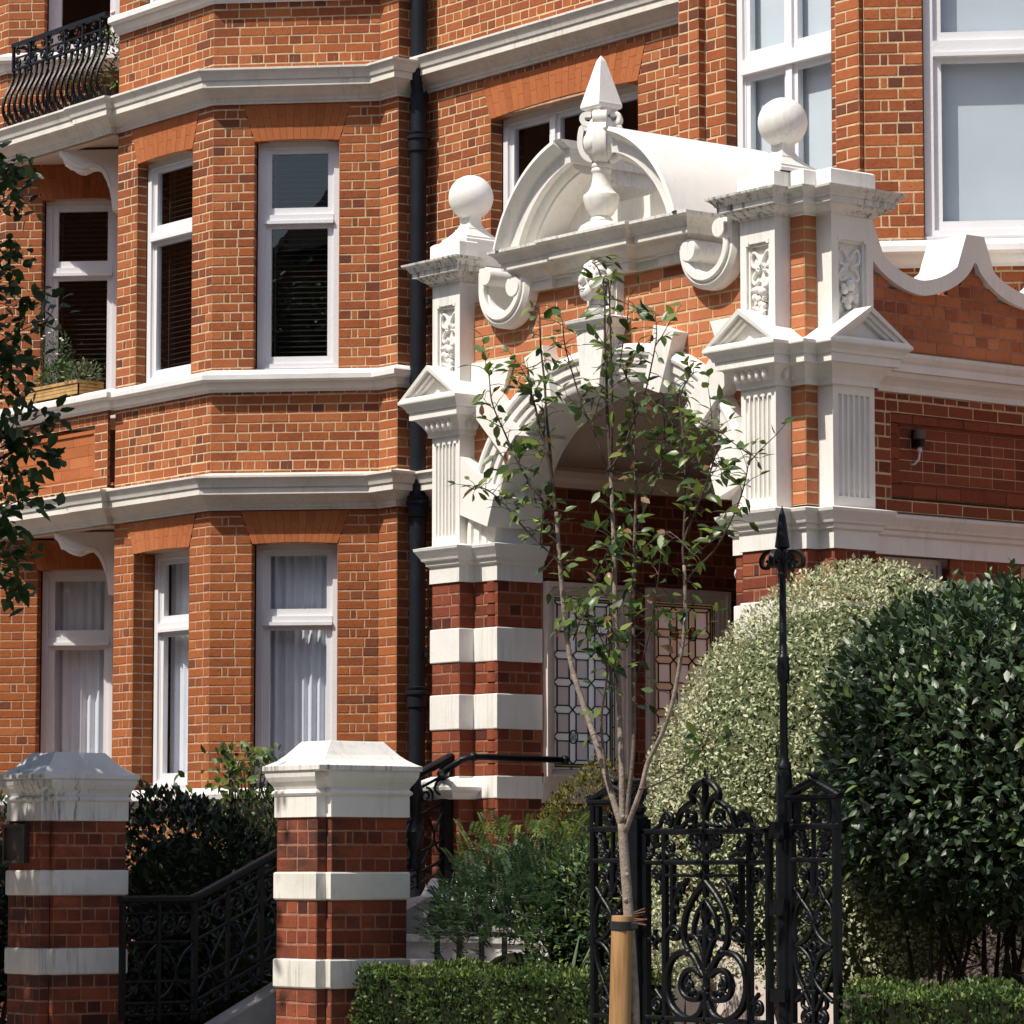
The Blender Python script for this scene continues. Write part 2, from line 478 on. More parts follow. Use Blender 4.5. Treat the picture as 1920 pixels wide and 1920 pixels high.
def root_org(o):
    return ORG.get(o.name, (0, 0, 0))

def part(name, mb, mat, parent=None, smooth=None, label=None, kind=None, me=None):
    mat = M[mat] if isinstance(mat, str) else mat
    org = root_org(parent) if parent else (0, 0, 0)
    if me is None: me = mesh_from(name, mb, mat, org, smooth)
    o = bpy.data.objects.new(name, me)
    COL.objects.link(o)
    if parent:
        o.parent = parent
    ORG[o.name] = org
    if label: o['label'] = label
    if kind: o['kind'] = kind
    return o

def single(name, mb, mat, label, cat, smooth=None, group=None, kind=None, org=None):
    """a thing that is one mesh"""
    mat = M[mat] if isinstance(mat, str) else mat
    if org is None:
        v = np.array(mb.v); org = (float(v[:, 0].mean()), float(v[:, 1].mean()), float(v[:, 2].min()))
    o = bpy.data.objects.new(name, mesh_from(name, mb, mat, org, smooth))
    COL.objects.link(o)
    o.location = org
    if kind: o['kind'] = kind
    if label: o['label'] = label
    if cat: o['category'] = cat
    if group: o['group'] = group
    return o

# camera helper used only to rank which pieces show largest
_f = Vector((0, 0, -1)); _f.rotate(cam.rotation_euler)
_r = Vector((1, 0, 0)); _r.rotate(cam.rotation_euler)
_u = Vector((0, 1, 0)); _u.rotate(cam.rotation_euler)
def px(p):
    v = Vector(p) - CAM
    z = v.dot(_f)
    return 960 + 6900 * v.dot(_r) / z, 960 - 6900 * v.dot(_u) / z, z

# ------------------------------------------------------------------ bricks
BR = {}            # id of owner -> list of brick records
BMESH = {}
def brick_mesh(l, h, mat, var):
    key = (round(l, 3), round(h, 3), mat, var)
    if key in BMESH: return BMESH[key]
    me = mesh_from('brick', brick_geo(MB(), Fr(0, 0, 1, 0), -l / 2, l / 2, -h / 2, h / 2, 0.0, random.Random(hash(key) % 9999)), M[mat])
    me.attributes.remove(me.attributes['tone'])
    BMESH[key] = me
    return me

def brick_geo(mb, fr, s0, s1, z0, z1, tn, rnd):
    c = 0.003
    q = lambda a: rnd.uniform(-a, a)
    e = 0.0016
    D, df = -0.03, q(0.0008)
    ds = [q(e) for _ in range(8)]
    P = fr.P
    back = [P(s0, D, z0), P(s1, D, z0), P(s1, D, z1), P(s0, D, z1)]
    S0a, S0b, S1a, S1b = s0 + ds[0], s0 + ds[1], s1 + ds[2], s1 + ds[3]
    Z0a, Z0b, Z1a, Z1b = z0 + ds[4], z0 + ds[5], z1 + ds[6], z1 + ds[7]
    mid = [P(S0a, -c + df, Z0a), P(S1a, -c + df, Z0b), P(S1b, -c + df, Z1b), P(S0b, -c + df, Z1a)]
    fro = [P(S0a + c, df, Z0a + c), P(S1a - c, df, Z0b + c), P(S1b - c, df, Z1b - c), P(S0b + c, df, Z1a - c)]
    f = [(8, 9, 10, 11)]
    for i in range(4):
        j = (i + 1) % 4
        f.append((i, j, 4 + j, 4 + i)); f.append((4 + i, 4 + j, 8 + j, 8 + i))
    mb.add(back + mid + fro, f, tn)
    return mb

JT = 0.012
def cut(iv, holes):
    out = iv
    for a, b in holes:
        nx = []
        for s, e in out:
            if b <= s or a >= e: nx.append((s, e)); continue
            if a > s: nx.append((s, a))
            if b < e: nx.append((b, e))
        out = nx
    return [(s, e) for s, e in out if e - s > 0.012]

def brickwall(owner, mort, fr, L, z0, z1, holes=None, mat='brick', parity=0, course=0.075, zoff=0.0, tmean=0.5, tsd=0.165, dark=0.035, st=0.215, hd=0.1025, s_start=0.0, bond='english', closer=True):
    """bricks in courses over a mortar backing; holes(z) -> [(s0,s1)] openings"""
    holes = holes or (lambda z: [])
    k0 = math.floor((z0 - zoff) / course + 1e-6)
    k1 = math.ceil((z1 - zoff) / course - 1e-6)
    lst = BR.setdefault(owner.name, [])
    for k in range(k0, k1):
        a = max(z0, zoff + k * course); b = min(z1, zoff + (k + 1) * course)
        if b - a < 0.012: continue
        zm = (a + b) / 2
        for s, e in cut([(s_start, L)], holes(zm)):
            mort.add([fr.P(s, -0.0032, a), fr.P(e, -0.0032, a), fr.P(e, -0.0032, b), fr.P(s, -0.0032, b)], [(0, 1, 2, 3)])
            odd = (k + parity) % 2
            p = s; first = True; seq = 0
            while p < e - 0.008:
                if odd:
                    l = hd if seq != 1 or not closer or random.random() < .5 else 0.05
                else:
                    l = st
                    if seq == 1 and random.random() < 0.25: l = hd
                l *= random.uniform(0.97, 1.03)
                seq += 1
                q = p + l
                if e - q < 0.045: q = e
                tn = random.gauss(tmean, tsd * (1.1 if odd else 0.9))
                if random.random() < dark * (1.8 if odd else 0.6): tn -= 0.33
                s0 = p + (0.0025 if first else 0.005); s1 = q - (0.005 if q < e - 1e-6 else 0.0025)
                first = False
                if s1 - s0 > 0.012:
                    jz = random.uniform(-0.0015, 0.0015)
                    lst.append((fr, s0, s1, a + JT / 2 + jz, b - JT / 2 + jz, min(max(tn, 0.0), 1.0), mat))
                p = q + 0.0

def emit_bricks(owner, name='brick', limit=300, parent=None):
    lst = BR.pop(owner.name, [])
    parent = parent or owner
    sc = []
    for i, (fr, s0, s1, z0, z1, tn, mat) in enumerate(lst):
        c = fr.P((s0 + s1) / 2, 0, (z0 + z1) / 2)
        x, y, d = px(c)
        v = CAM - Vector(c)
        cs = (v.x * fr.nx + v.y * fr.ny) / v.length
        inside = 5 < x < 1915 and 5 < y < 1600
        sc.append(((s1 - s0) * (z1 - z0) * max(cs, 0) / d ** 2 * (1 if inside else 0.001), i))
    sc.sort(reverse=True)
    solo = {i for _, i in sc[:limit]}
    org = Vector(root_org(parent))
    bulk = {}
    rnd = random.Random(5)
    for i, (fr, s0, s1, z0, z1, tn, mat) in enumerate(lst):
        if i in solo:
            l = max(0.02, round((s1 - s0) / 0.005) * 0.005); h = round((z1 - z0), 3)
            l = min(l, s1 - s0 + 0.002)
            l = round(l, 3)
            o = bpy.data.objects.new(name, brick_mesh(l, h, mat, rnd.randrange(3)))
            COL.objects.link(o)
            o.parent = parent
            o.location = Vector(fr.P((s0 + s1) / 2, 0, (z0 + z1) / 2)) - org
            o.rotation_euler = (0, 0, fr.ang)
            o['tone'] = tn
        else:
            brick_geo(bulk.setdefault(mat, MB()), fr, s0, s1, z0, z1, tn, rnd)
    for mat, mb in bulk.items():
        part('brickwork', mb, mat, parent, kind='stuff')

def reveal(owner, mort, fr, s0, s1, z0, z1, depth, **kw):
    """brick jambs of an opening"""
    p = fr.P(s0, 0, 0); a = Fr(p[0], p[1], -fr.nx, -fr.ny, fr.z)
    brickwall(owner, mort, a, depth, z0, z1, parity=1, st=0.1025, closer=False, **kw)
    p = fr.P(s1, -depth, 0); b = Fr(p[0], p[1], fr.nx, fr.ny, fr.z)
    brickwall(owner, mort, b, depth, z0, z1, parity=1, st=0.1025, closer=False, **kw)

def flat_arch(owner, fr, sb0, sb1, st0, st1, z0, z1, n=13, depth=0.2, camber=0.012, name='flat_arch'):
    back = MB()
    back.prism(fr, [(sb0 + .006, z0 + .006), (sb1 - .006, z0 + .006), (st1 - .004, z1), (st0 + .004, z1)], -depth, -0.004, 0.5)
    a = part(name, back, 'mortar_pink', owner)
    for i in range(n):
        f0, f1 = i / n, (i + 1) / n
        g = 0.0011
        ca = camber * math.sin(math.pi * (f0 + f1) / 2)
        zc = z0 + ca + (z1 - z0) * (0.38 if i % 2 else 0.62)
        w = [0.0]
        t = random.gauss(0.5, 0.11)
        mb = MB()
        lo = lambda f, z: (sb0 + (sb1 - sb0) * f) + ((st0 + (st1 - st0) * f) - (sb0 + (sb1 - sb0) * f)) * (z - z0) / (z1 - z0)
        for za, zb, tt in ((z0 + ca, zc - g, t), (zc + g, z1 - 0.002, t + random.gauss(0, 0.07))):
            mb.prism(fr, [(lo(f0, za) + g, za), (lo(f1, za) - g, za), (lo(f1, zb) - g, zb), (lo(f0, zb) + g, zb)], -depth + 0.004, 0.002 + random.uniform(-.0008, .0008), tt)
        part('voussoir', mb, 'rubbed', a)

def box_frame(mb, fr, s0, s1, z0, z1, w, d0, d1, wb=None, wt=None):
    wb = wb or w; wt = wt or w
    mb.fbox(fr, s0, s0 + w, d0, d1, z0, z1)
    mb.fbox(fr, s1 - w, s1, d0, d1, z0, z1)
    mb.fbox(fr, s0 + w, s1 - w, d0, d1, z0, z0 + wb)
    mb.fbox(fr, s0 + w, s1 - w, d0, d1, z1 - wt, z1)

def pane_of(fr, s0, s1, z0, z1, d, parent):
    mb = MB(); mb.add([fr.P(s0, d, z0), fr.P(s1, d, z0), fr.P(s1, d, z1), fr.P(s0, d, z1)], [(0, 1, 2, 3)])
    return part('pane', mb, 'glass', parent)

def curtain(fr, s0, s1, z0, z1, d, parent, amp=0.018, wl=0.075, seed=0):
    r = random.Random(seed)
    n = max(24, int((s1 - s0) / 0.008))
    ph = [r.uniform(0, 6) for _ in range(4)]
    row0, row1 = [], []
    for i in range(n + 1):
        s = s0 + (s1 - s0) * i / n
        w = math.sin(2 * math.pi * s / wl + ph[0] + 1.2 * math.sin(7 * s + ph[1])) + 0.5 * math.sin(2 * math.pi * s / (wl * 2.3) + ph[2])
        row0.append(fr.P(s + 0.008 * math.sin(9 * s + ph[3]), d + amp * 1.15 * w, z0)); row1.append(fr.P(s, d + amp * 0.8 * w, z1))
    mb = MB(); mb.strip([row0, row1])
    return part('curtain', mb, 'curtain', parent, smooth=True)

def slat_blind(fr, s0, s1, z0, z1, d, parent, pitch=0.044, tilt=0.35):
    mb = MB(); n = int((z1 - z0) / pitch)
    for i in range(n):
        z = z1 - (i + 0.5) * pitch; w = 0.046 / 2
        dz = w * math.sin(tilt); dd = w * math.cos(tilt)
        P = fr.P
        mb.hexa([P(s0, d + dd, z - dz), P(s1, d + dd, z - dz), P(s1, d - dd, z + dz), P(s0, d - dd, z + dz), P(s0, d + dd, z - dz + .0035), P(s1, d + dd, z - dz + .0035), P(s1, d - dd, z + dz + .0035), P(s0, d - dd, z + dz + .0035)])
    for f in (0.16, 0.84):
        s = s0 + (s1 - s0) * f
        mb.fbox(fr, s - .006, s + .006, d - .03, d + .028, z0, z1)
    return part('blind', mb, 'blind_dark', parent)

def window(owner, fr, s0, s1, z0, z1, setback, zt=None, kind='curtain', fw=0.055, mull=(), seed=0, open_low=False, transom_h=0.07):
    """sash or casement window set back in its opening: frame > sash bars and panes, with what hangs behind"""
    d0, d1 = -setback - 0.09, -setback
    mb = MB()
    box_frame(mb, fr, s0, s1, z0, z1, fw, d0, d1, fw + 0.02)
    mb.fbox(fr, s0 + fw, s0 + fw + .012, d0, d1 - .02, z0 + fw, z1 - fw)          # staff beads
    mb.fbox(fr, s1 - fw - .012, s1 - fw, d0, d1 - .02, z0 + fw, z1 - fw)
    mb.fbox(fr, s0 - .004, s1 + .004, d0 + .02, d1 + .03, z0 - .004, z0 + .035)    # timber sill
    zt = zt or (z0 + (z1 - z0) * 0.68)
    mb.fbox(fr, s0 + fw, s1 - fw, d0, d1 + .004, zt - transom_h / 2, zt + transom_h / 2)
    mb.fbox(fr, s0 + fw, s1 - fw, d0, d1 + .022, zt - transom_h / 2 - .004, zt - transom_h / 2 + .022)
    f = part('window', mb, 'joinery', owner)
    sw = 0.04
    edges = [s0 + fw + .012] + list(mull) + [s1 - fw - .012]
    for lo, hi, dd in ((z0 + fw + .02, zt - transom_h / 2, 0.0), (zt + transom_h / 2, z1 - fw, 0.0)):
        for i in range(len(edges) - 1):
            a, b = edges[i] + (0.025 if i else 0), edges[i + 1] - (0.025 if i < len(edges) - 2 else 0)
            sm = MB()
            box_frame(sm, fr, a, b, lo, hi, sw, d0 + .02, d1 - .025, sw + .02)
            sa = part('sash', sm, 'joinery', f)
            pane_of(fr, a + sw, b - sw, lo + sw, hi - sw, d1 - .05, f)
    for m in mull:
        mm = MB(); mm.fbox(fr, m - .03, m + .03, d0 + .003, d1 - .003, z0 + fw, z1 - fw)
        part('mullion', mm, 'joinery', f)
    db = d0 - 0.06
    if kind == 'curtain':
        curtain(fr, s0 - .03, s1 + .03, z0 - .02, z1 + .02, db - .03, f, seed=seed)
    elif kind == 'blind':
        slat_blind(fr, s0 + .02, s1 - .02, z0 + .02, z1, db, f)
    elif kind == 'roller':
        b = MB(); b.fbox(fr, s0 + .005, s1 - .005, db + .03, db + .034, z0 + .02, z1 - .02)
        part('blind', b, 'blind_white', f)
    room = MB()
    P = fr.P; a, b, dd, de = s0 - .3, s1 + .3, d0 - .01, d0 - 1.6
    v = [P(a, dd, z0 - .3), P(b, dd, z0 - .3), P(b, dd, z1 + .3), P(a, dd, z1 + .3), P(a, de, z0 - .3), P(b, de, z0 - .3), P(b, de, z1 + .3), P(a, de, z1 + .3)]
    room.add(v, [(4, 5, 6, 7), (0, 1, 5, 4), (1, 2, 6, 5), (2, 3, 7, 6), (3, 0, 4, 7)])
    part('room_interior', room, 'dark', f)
    return f
# ------------------------------------------------------------------ ground
def plane(name, x0, x1, y0, y1, z, mat):
    mb = MB(); mb.add([(x0, y0, z), (x1, y0, z), (x1, y1, z), (x0, y1, z)], [(0, 1, 2, 3)])
    o = part(name, mb, mat); o['kind'] = 'structure'; return o
plane('ground', -400, 400, -400, 400, -0.02, 'ground')
plane('road', -300, 300, -12.5, -5.6, -0.012, 'asphalt')
kb = MB(); kb.box(-60, 60, -5.6, -5.45, -0.02, 0.0); part('kerb', kb, 'ground')['kind'] = 'structure'
plane('pavement', -60, 60, -5.45, -3.1, -0.004, 'ground')
plane('garden_soil', -14, 8, -2.9, 2.7, 0.004, 'soil')

# ------------------------------------------------------------------ mansion block
MAN = thing('mansion_building', 'red brick mansion block with canted window bays and white stone string courses', 'building', (-6, 2.7, 0))
WM = MB(); WL = MB()
Z_TOP = 10.2
A = Fr(-10.12, 1.5, 1, 0); B = Fr(-8.675, 1.5, 1, 1); C = Fr(-7.709, 2.466, 1, 0); Dw = Fr(-7.465, 2.466, 0, 1)
MW = Fr(-7.465, 2.70, 1, 0); E = Fr(-11.977, 1.5, 1, 1); A2 = Fr(-15.0, 1.5, 1, 0)
G = Fr(-11.086, 2.466, 1, -1)
LB = 1.366
def op(rects, traps=()):
    def h(z):
        r = [(a, b) for a, b, z0, z1 in rects if z0 <= z <= z1]
        for b0, b1, t0, t1, z0, z1 in traps:
            if z0 <= z <= z1:
                f = (z - z0) / (z1 - z0)
                r.append((b0 + (t0 - b0) * f, b1 + (t1 - b1) * f))
        return r
    return h
ARZ1, ARZ2 = 7.46, 7.76
GRZ1, GRZ2 = 4.205, 4.47
def bay_face(fr, L, ob0, ob1, seed, gset, fset, kinds, par=0, top_arch=True):
    sk = 0.095
    holes = op([(ob0, ob1, 5.585, ARZ1), (ob0, ob1, 2.26, GRZ1), (ob0, ob1, 8.74, 10.0)],
               [(ob0, ob1, ob0 - sk, ob1 + sk, ARZ1, ARZ2), (ob0, ob1, ob0 - sk, ob1 + sk, GRZ1, GRZ2)])
    brickwall(MAN, WM, fr, L, 4.62, Z_TOP, holes, 'brick', par)
    brickwall(MAN, WL, fr, L, 0.0, 4.62, holes, 'brick_low', par, dark=0.05)
    reveal(MAN, WM, fr, ob0, ob1, 5.58, ARZ1, fset, mat='brick')
    reveal(MAN, WM, fr, ob0, ob1, 8.72, 10.0, fset, mat='brick')
    reveal(MAN, WL, fr, ob0, ob1, 2.25, GRZ1, gset, mat='brick_low')
    n = 13 if L > 1.3 else 11
    flat_arch(MAN, fr, ob0, ob1, ob0 - sk, ob1 + sk, ARZ1, ARZ2, n)
    flat_arch(MAN, fr, ob0, ob1, ob0 - sk, ob1 + sk, GRZ1, GRZ2, n, 0.24)
    window(MAN, fr, ob0 + .01, ob1 - .005, 5.59, ARZ1 + .012, fset, 6.84, kinds[0], seed=seed)
    window(MAN, fr, ob0 + .01, ob1 - .005, 2.27, GRZ1 + .012, gset, 3.60, kinds[1], seed=seed + 50)
    window(MAN, fr, ob0 + .01, ob1 - .005, 8.74, 10.1, fset, 9.6, kinds[2], seed=seed + 90)
bay_face(A, 1.445, 0.307, 1.145, 1, 0.20, 0.10, ('blind', 'curtain', 'curtain'), 0)
bay_face(B, LB, 0.345, 1.035, 2, 0.13, 0.10, ('blind', 'curtain', 'curtain'), 1)
bay_face(E, LB - .05, 0.330, 1.00, 3, 0.13, 0.10, ('blind', 'curtain', 'none'), 1)
for fr, L in ((C, 0.244), (Dw, 0.234), (A2, 3.023), (G, LB)):
    brickwall(MAN, WM, fr, L, 4.62, Z_TOP, None, 'brick', 0 if fr is C else 1)
    brickwall(MAN, WL, fr, L, 0.0, 4.62, None, 'brick_low', 0 if fr is C else 1, dark=0.05)
# main wall behind the porch
mo0, mo1 = 0.905, 2.70
mh = op([(mo0, mo1, 5.6, ARZ1)], [(mo0, mo1, mo0 - .1, mo1 + .1, ARZ1, ARZ2)])
brickwall(MAN, WM, MW, 3.40, 4.62, Z_TOP, mh, 'brick', 0)
brickwall(MAN, WL, MW, 0.75, 0.0, 4.62, None, 'brick_low', 0)
reveal(MAN, WM, MW, mo0, mo1, 5.6, ARZ1, 0.12, mat='brick')
flat_arch(MAN, MW, mo0, mo1, mo0 - .1, mo1 + .1, ARZ1, ARZ2, 24, 0.2, 0.03)
window(MAN, MW, mo0 + .01, mo1 - .01, 5.61, ARZ1 + .012, 0.12, 6.73, 'none', mull=(1.53, 2.13), seed=9)
# right-hand bay
RB = Fr(-2.82, 1.50, 1, 0); RC = Fr(-1.035, 1.475, 1, 1)
ro0, ro1 = 0.412, 1.45
rh = op([(ro0, ro1, 5.585, 10)])
brickwall(MAN, WM, RB, 1.785, 4.7, Z_TOP, rh, 'brick', 0)
reveal(MAN, WM, RB, ro0, ro1, 5.58, Z_TOP, 0.10, mat='brick')
for s0, s1 in ((0.0, 0.205), (1.555, 1.775)):
    q = RB.at(s0, 0.062); L = s1 - s0
    brickwall(MAN, WM, q, L, 4.7, Z_TOP, None, 'brick', 1, st=0.1025 if L < .21 else 0.215, closer=False)
    p = RB.P(s1, 0.062, 0)
    brickwall(MAN, WM, Fr(p[0], p[1], 0, 1), 0.062, 4.7, Z_TOP, None, 'brick', 0, closer=False)
rc0, rc1 = 0.375, 1.35
brickwall(MAN, WM, RC, 1.75, 4.7, Z_TOP, op([(rc0, rc1, 5.585, 10)]), 'brick', 1)
reveal(MAN, WM, RC, rc0, rc1, 5.58, Z_TOP, 0.045, mat='brick')
window(MAN, RB, ro0 + .005, ro1 - .005, 5.6, 8.6, 0.10, 6.98, 'roller', mull=(0.93,), seed=4, transom_h=0.10)
window(MAN, RC, rc0 + .005, rc1 - .005, 5.6, 8.6, 0.045, 6.86, 'roller', seed=5, transom_h=0.10, fw=0.06)
MR = Fr(0.20, 2.70, 1, 0)
brickwall(MAN, WM, MR, 5.0, 4.62, Z_TOP, op([(1.4, 2.5, 5.585, ARZ1)]), 'brick', 0)
brickwall(MAN, WL, MR, 5.0, 0.0, 4.62, op([(1.4, 2.5, 2.26, GRZ1)]), 'brick_low', 0)
window(MAN, MR, 1.41, 2.49, 5.6, ARZ1, 0.10, 6.84, 'roller', seed=21)
window(MAN, MR, 1.41, 2.49, 2.27, GRZ1, 0.10, 3.6, 'curtain', seed=22)
part('wall', WM, 'mortar', MAN); part('wall', WL, 'mortar_pink', MAN)
emit_bricks(MAN)

# string courses
def corn(z, h=0.27, p=0.20):
    k = h / 0.27
    return [(0.0, z), (0.02, z), (0.022, z + .018 * k), (0.032, z + .022 * k), (0.035, z + .045 * k), (0.062, z + .062 * k), (0.098, z + .098 * k), (0.115, z + .112 * k), (p - .055, z + .115 * k),
            (p - .055, z + .168 * k), (p - .042, z + .172 * k), (p - .036, z + .19 * k), (p - .022, z + .222 * k), (p - .004, z + .24 * k), (p, z + .245 * k), (p, z + .262 * k), (0.0, z + .30 * k)]
def sillp(z, h=0.15, p=0.115):
    return [(0.0, z), (0.022, z), (0.025, z + .02), (0.05, z + .035), (0.066, z + .062), (0.07, z + .075), (p - .008, z + .08), (p, z + .09), (p, z + .128), (p - .012, z + .142), (0.0, z + h + .03)]
pathC = [(-10.122, 1.5), (-8.675, 1.5), (-7.709, 2.466), (-7.465, 2.466), (-7.465, 2.7)]
for z in (7.765, 4.475):
    mb = MB(); mb.sweep(corn(z), pathC); part('cornice', mb, 'stone', MAN)
mb = MB(); mb.sweep(corn(7.80), [(-7.36, 2.7), (-4.10, 2.7)]); part('cornice', mb, 'stone', MAN)
mb = MB(); mb.sweep(corn(4.475), [(-7.36, 2.7), (-6.6, 2.7)]); part('cornice', mb, 'stone', MAN)
for z in (5.425, 8.60, 2.085):
    mb = MB(); mb.sweep(sillp(z), pathC[:4] + [(-7.465, 2.66)]); part('sill_band', mb, 'sill', MAN)
mb = MB(); mb.sweep(sillp(5.43), [(-2.82, 1.48), (-1.03, 1.48), (0.2, 2.70), (5.2, 2.70)]); part('sill_band', mb, 'sill', MAN)
mb = MB(); mb.sweep(corn(7.80), [(.23, 2.70), (5.2, 2.70)]); part('cornice', mb, 'stone', MAN)
mb = MB(); mb.sweep(corn(4.475), [(.23, 2.70), (5.2, 2.70)]); part('cornice', mb, 'stone', MAN)
# left canted side
pE = [(-15.0, 1.5), (-11.977, 1.5), (-11.06, 2.417)]
for z in (8.60, 2.085, 5.425):
    mb = MB(); mb.sweep(sillp(z), pE); part('sill_band', mb, 'sill', MAN)

# balcony slabs between the bays, flush with the bay cornice
for z, zb in ((7.765, 1), (4.475, 0)):
    mb = MB()
    mb.sweep(corn(z), [(-12.8, 1.46), (-10.38, 1.46), (-10.38, 1.44), (-10.125, 1.44), (-10.125, 1.5)])
    part('balcony_edge', mb, 'stone', MAN)
    mb = MB(); mb.box(-12.8, -10.125, 1.462, 2.6, z + .012, z + .24)
    # sunk soffit margin
    mb.box(-12.8, -10.13, 1.47, 1.56, z - .012, z + .011)
    part('balcony_slab', mb, 'cream', MAN)
# scroll brackets under the slabs, projecting from the hidden canted side of the bay, parallel to the left window wall
for z in (7.765, 4.475):
    bf = Fr(-11.063, 1.517, 1, 1)             # s=0 at the nose; rises to the wall on the right
    pts = [(0.0, z - .012), (0.0, z - .06), (0.03, z - .085), (0.045, z - .12), (0.06, z - .15), (0.09, z - .155), (0.11, z - .175), (0.15, z - .195), (0.19, z - .20), (0.23, z - .185), (0.26, z - .17), (0.30, z - .165),
           (0.34, z - .18), (0.38, z - .22), (0.415, z - .285), (0.445, z - .37), (0.462, z - .46), (0.47, z - .54), (0.50, z - .54), (0.62, z - .54), (0.62, z - .012)]
    mb = MB(); mb.prism(bf, pts, -.09, .09)
    part('bracket', mb, 'white', MAN)
    mb = MB()
    for dd in (-.098, .09):
        mb.ribbon(bf, [(0.02, z - .04), (0.07, z - .10), (0.13, z - .145), (0.2, z - .165), (0.28, z - .14), (0.35, z - .15), (0.41, z - .22), (0.45, z - .34)], .03, dd, dd + .008)
    part('bracket_moulding', mb, 'white', MAN)
# brick parapet of the first floor balcony
PP = Fr(-12.8, 1.46, 1, 0)
pm = MB()
def pph(z): return [(0.98, 2.42)] if 4.86 < z < 5.29 else []
brickwall(MAN, pm, PP, 2.62, 4.76, 5.44, pph, 'brick', 0)
part('parapet_wall', pm, 'mortar', MAN)
pan = MB(); pan.fbox(PP, 0.98, 2.42, -.2, -.034, 4.86, 5.29); part('parapet_panel', pan, 'mortar_pink', MAN)
fl = MB(); box_frame(fl, PP, 0.98, 2.42, 4.86, 5.29, .03, -.03, -.010); part('panel_moulding', fl, 'rubbed', MAN)
for r in range(4):
    z0 = 4.895 + r * .093
    s = 1.015
    while s < 2.38:
        e = min(s + random.uniform(.24, .30) * (0.6 if s == 1.015 and r % 2 else 1), 2.385)
        if 2.385 - e < .08: e = 2.385
        pb = MB(); pb.fbox(PP, s + .0015, e - .0015, -.05, -.026 + random.uniform(0, .002), z0 + .001, z0 + .0915, random.gauss(.42, .12)); part('panel_brick', pb, 'rubbed', MAN)
        s = e
mb = MB(); mb.sweep(sillp(5.43), [(-12.8, 1.46), (-10.125, 1.46), (-10.125, 1.5)]); part('parapet_coping', mb, 'sill', MAN)
mb = MB(); mb.box(-12.8, -10.13, 1.462, 1.70, 5.44, 5.586); part('parapet_coping', mb, 'sill', MAN)
emit_bricks(MAN, limit=0)

# bird spikes along the cornices
sp = MB()
for z in (8.04, 4.75):
    for fr, L in ((B, LB), (C, .25)):
        s = 0.1
        while s < L:
            b = fr.P(s, 0.10, z); 
            for k in range(1):
                t = fr.P(s + random.uniform(.0, .03), 0.10 + random.uniform(-.03, .05), z + random.uniform(.06, .11))
                sp.tube([b, t], .0009, 3, cap=False)
            s += random.uniform(.04, .09)
part('bird_spikes', sp, 'mortar_pink', MAN, kind='stuff')

# ------------------------------------------------------------------ iron ornament helpers
def spiral(cx, cz, r, turns, a0, sgn=1, n=26, r1=0.22):
    """from the outer end inwards"""
    out = []
    for i in range(n + 1):
        t = i / n
        a = a0 + sgn * 2 * math.pi * turns * t
        rr = r * (1 - (1 - r1) * t)
        out.append((cx + rr * math.cos(a), cz + rr * math.sin(a)))
    return out
def bez(p0, p1, p2, p3, n=14):
    o = []
    for i in range(n + 1):
        t = i / n; a = (1 - t) ** 3; b = 3 * t * (1 - t) ** 2; c = 3 * t * t * (1 - t); d = t ** 3
        o.append((a * p0[0] + b * p1[0] + c * p2[0] + d * p3[0], a * p0[1] + b * p1[1] + c * p2[1] + d * p3[1]))
    return o
def smooth_path(pts, n=6):
    """Catmull-Rom through 2D points"""
    o = []
    for i in range(len(pts) - 1):
        p0 = pts[max(i - 1, 0)]; p1 = pts[i]; p2 = pts[i + 1]; p3 = pts[min(i + 2, len(pts) - 1)]
        for k in range(n):
            t = k / n
            o.append(tuple(0.5 * (2 * p1[j] + (p2[j] - p0[j]) * t + (2 * p0[j] - 5 * p1[j] + 4 * p2[j] - p3[j]) * t * t + (3 * p1[j] - p0[j] - 3 * p2[j] + p3[j]) * t ** 3) for j in range(len(p1))))
    o.append(tuple(pts[-1]))
    return o

# bowed balcony railing (second floor)
BL = thing('balcony_railing', 'black wrought iron bow-fronted balcony railing with scroll frieze, high at left', 'balcony railing', (-10.9, 1.4, 8.03))
bx0, bx1, byy, bz = -11.70, -10.15, 1.40, 8.045
def bowed(x, lean=1.0):
    pr = [(0.0, 0.0), (-.03, .03), (-.085, .10), (-.10, .18), (-.075, .28), (-.03, .37), (0.0, .46), (.005, .52)]
    return [(x, byy + o, bz + z) for o, z in smooth_path(pr, 4)]
def rail(y, z, r=.012, nm='rail'):
    mb = MB(); mb.box(bx0 - .01, bx1, y - r, y + r, z - r * .8, z + r * .8); part(nm, mb, 'iron', BL)
rail(byy, bz + .735, .022, 'top_rail'); rail(byy, bz + .52); rail(byy, bz + .62, .008); rail(byy, bz + .005, .014)
nb = 16
for i in range(nb + 1):
    x = bx0 + (bx1 - bx0) * i / nb
    mb = MB(); mb.tube(bowed(x), .0165, 6); part('baluster', mb, 'iron', BL)
    if i % 3 == 0:
        mb = MB(); mb.box(x - .012, x + .012, byy - .012, byy + .012, bz + .5, bz + .73)
        mb.lathe([(.013, 0), (.024, .012), (.013, .028)], (x, byy, bz + .47), 8); part('post', mb, 'iron', BL)
fb = Fr(0, byy, 1, 0)
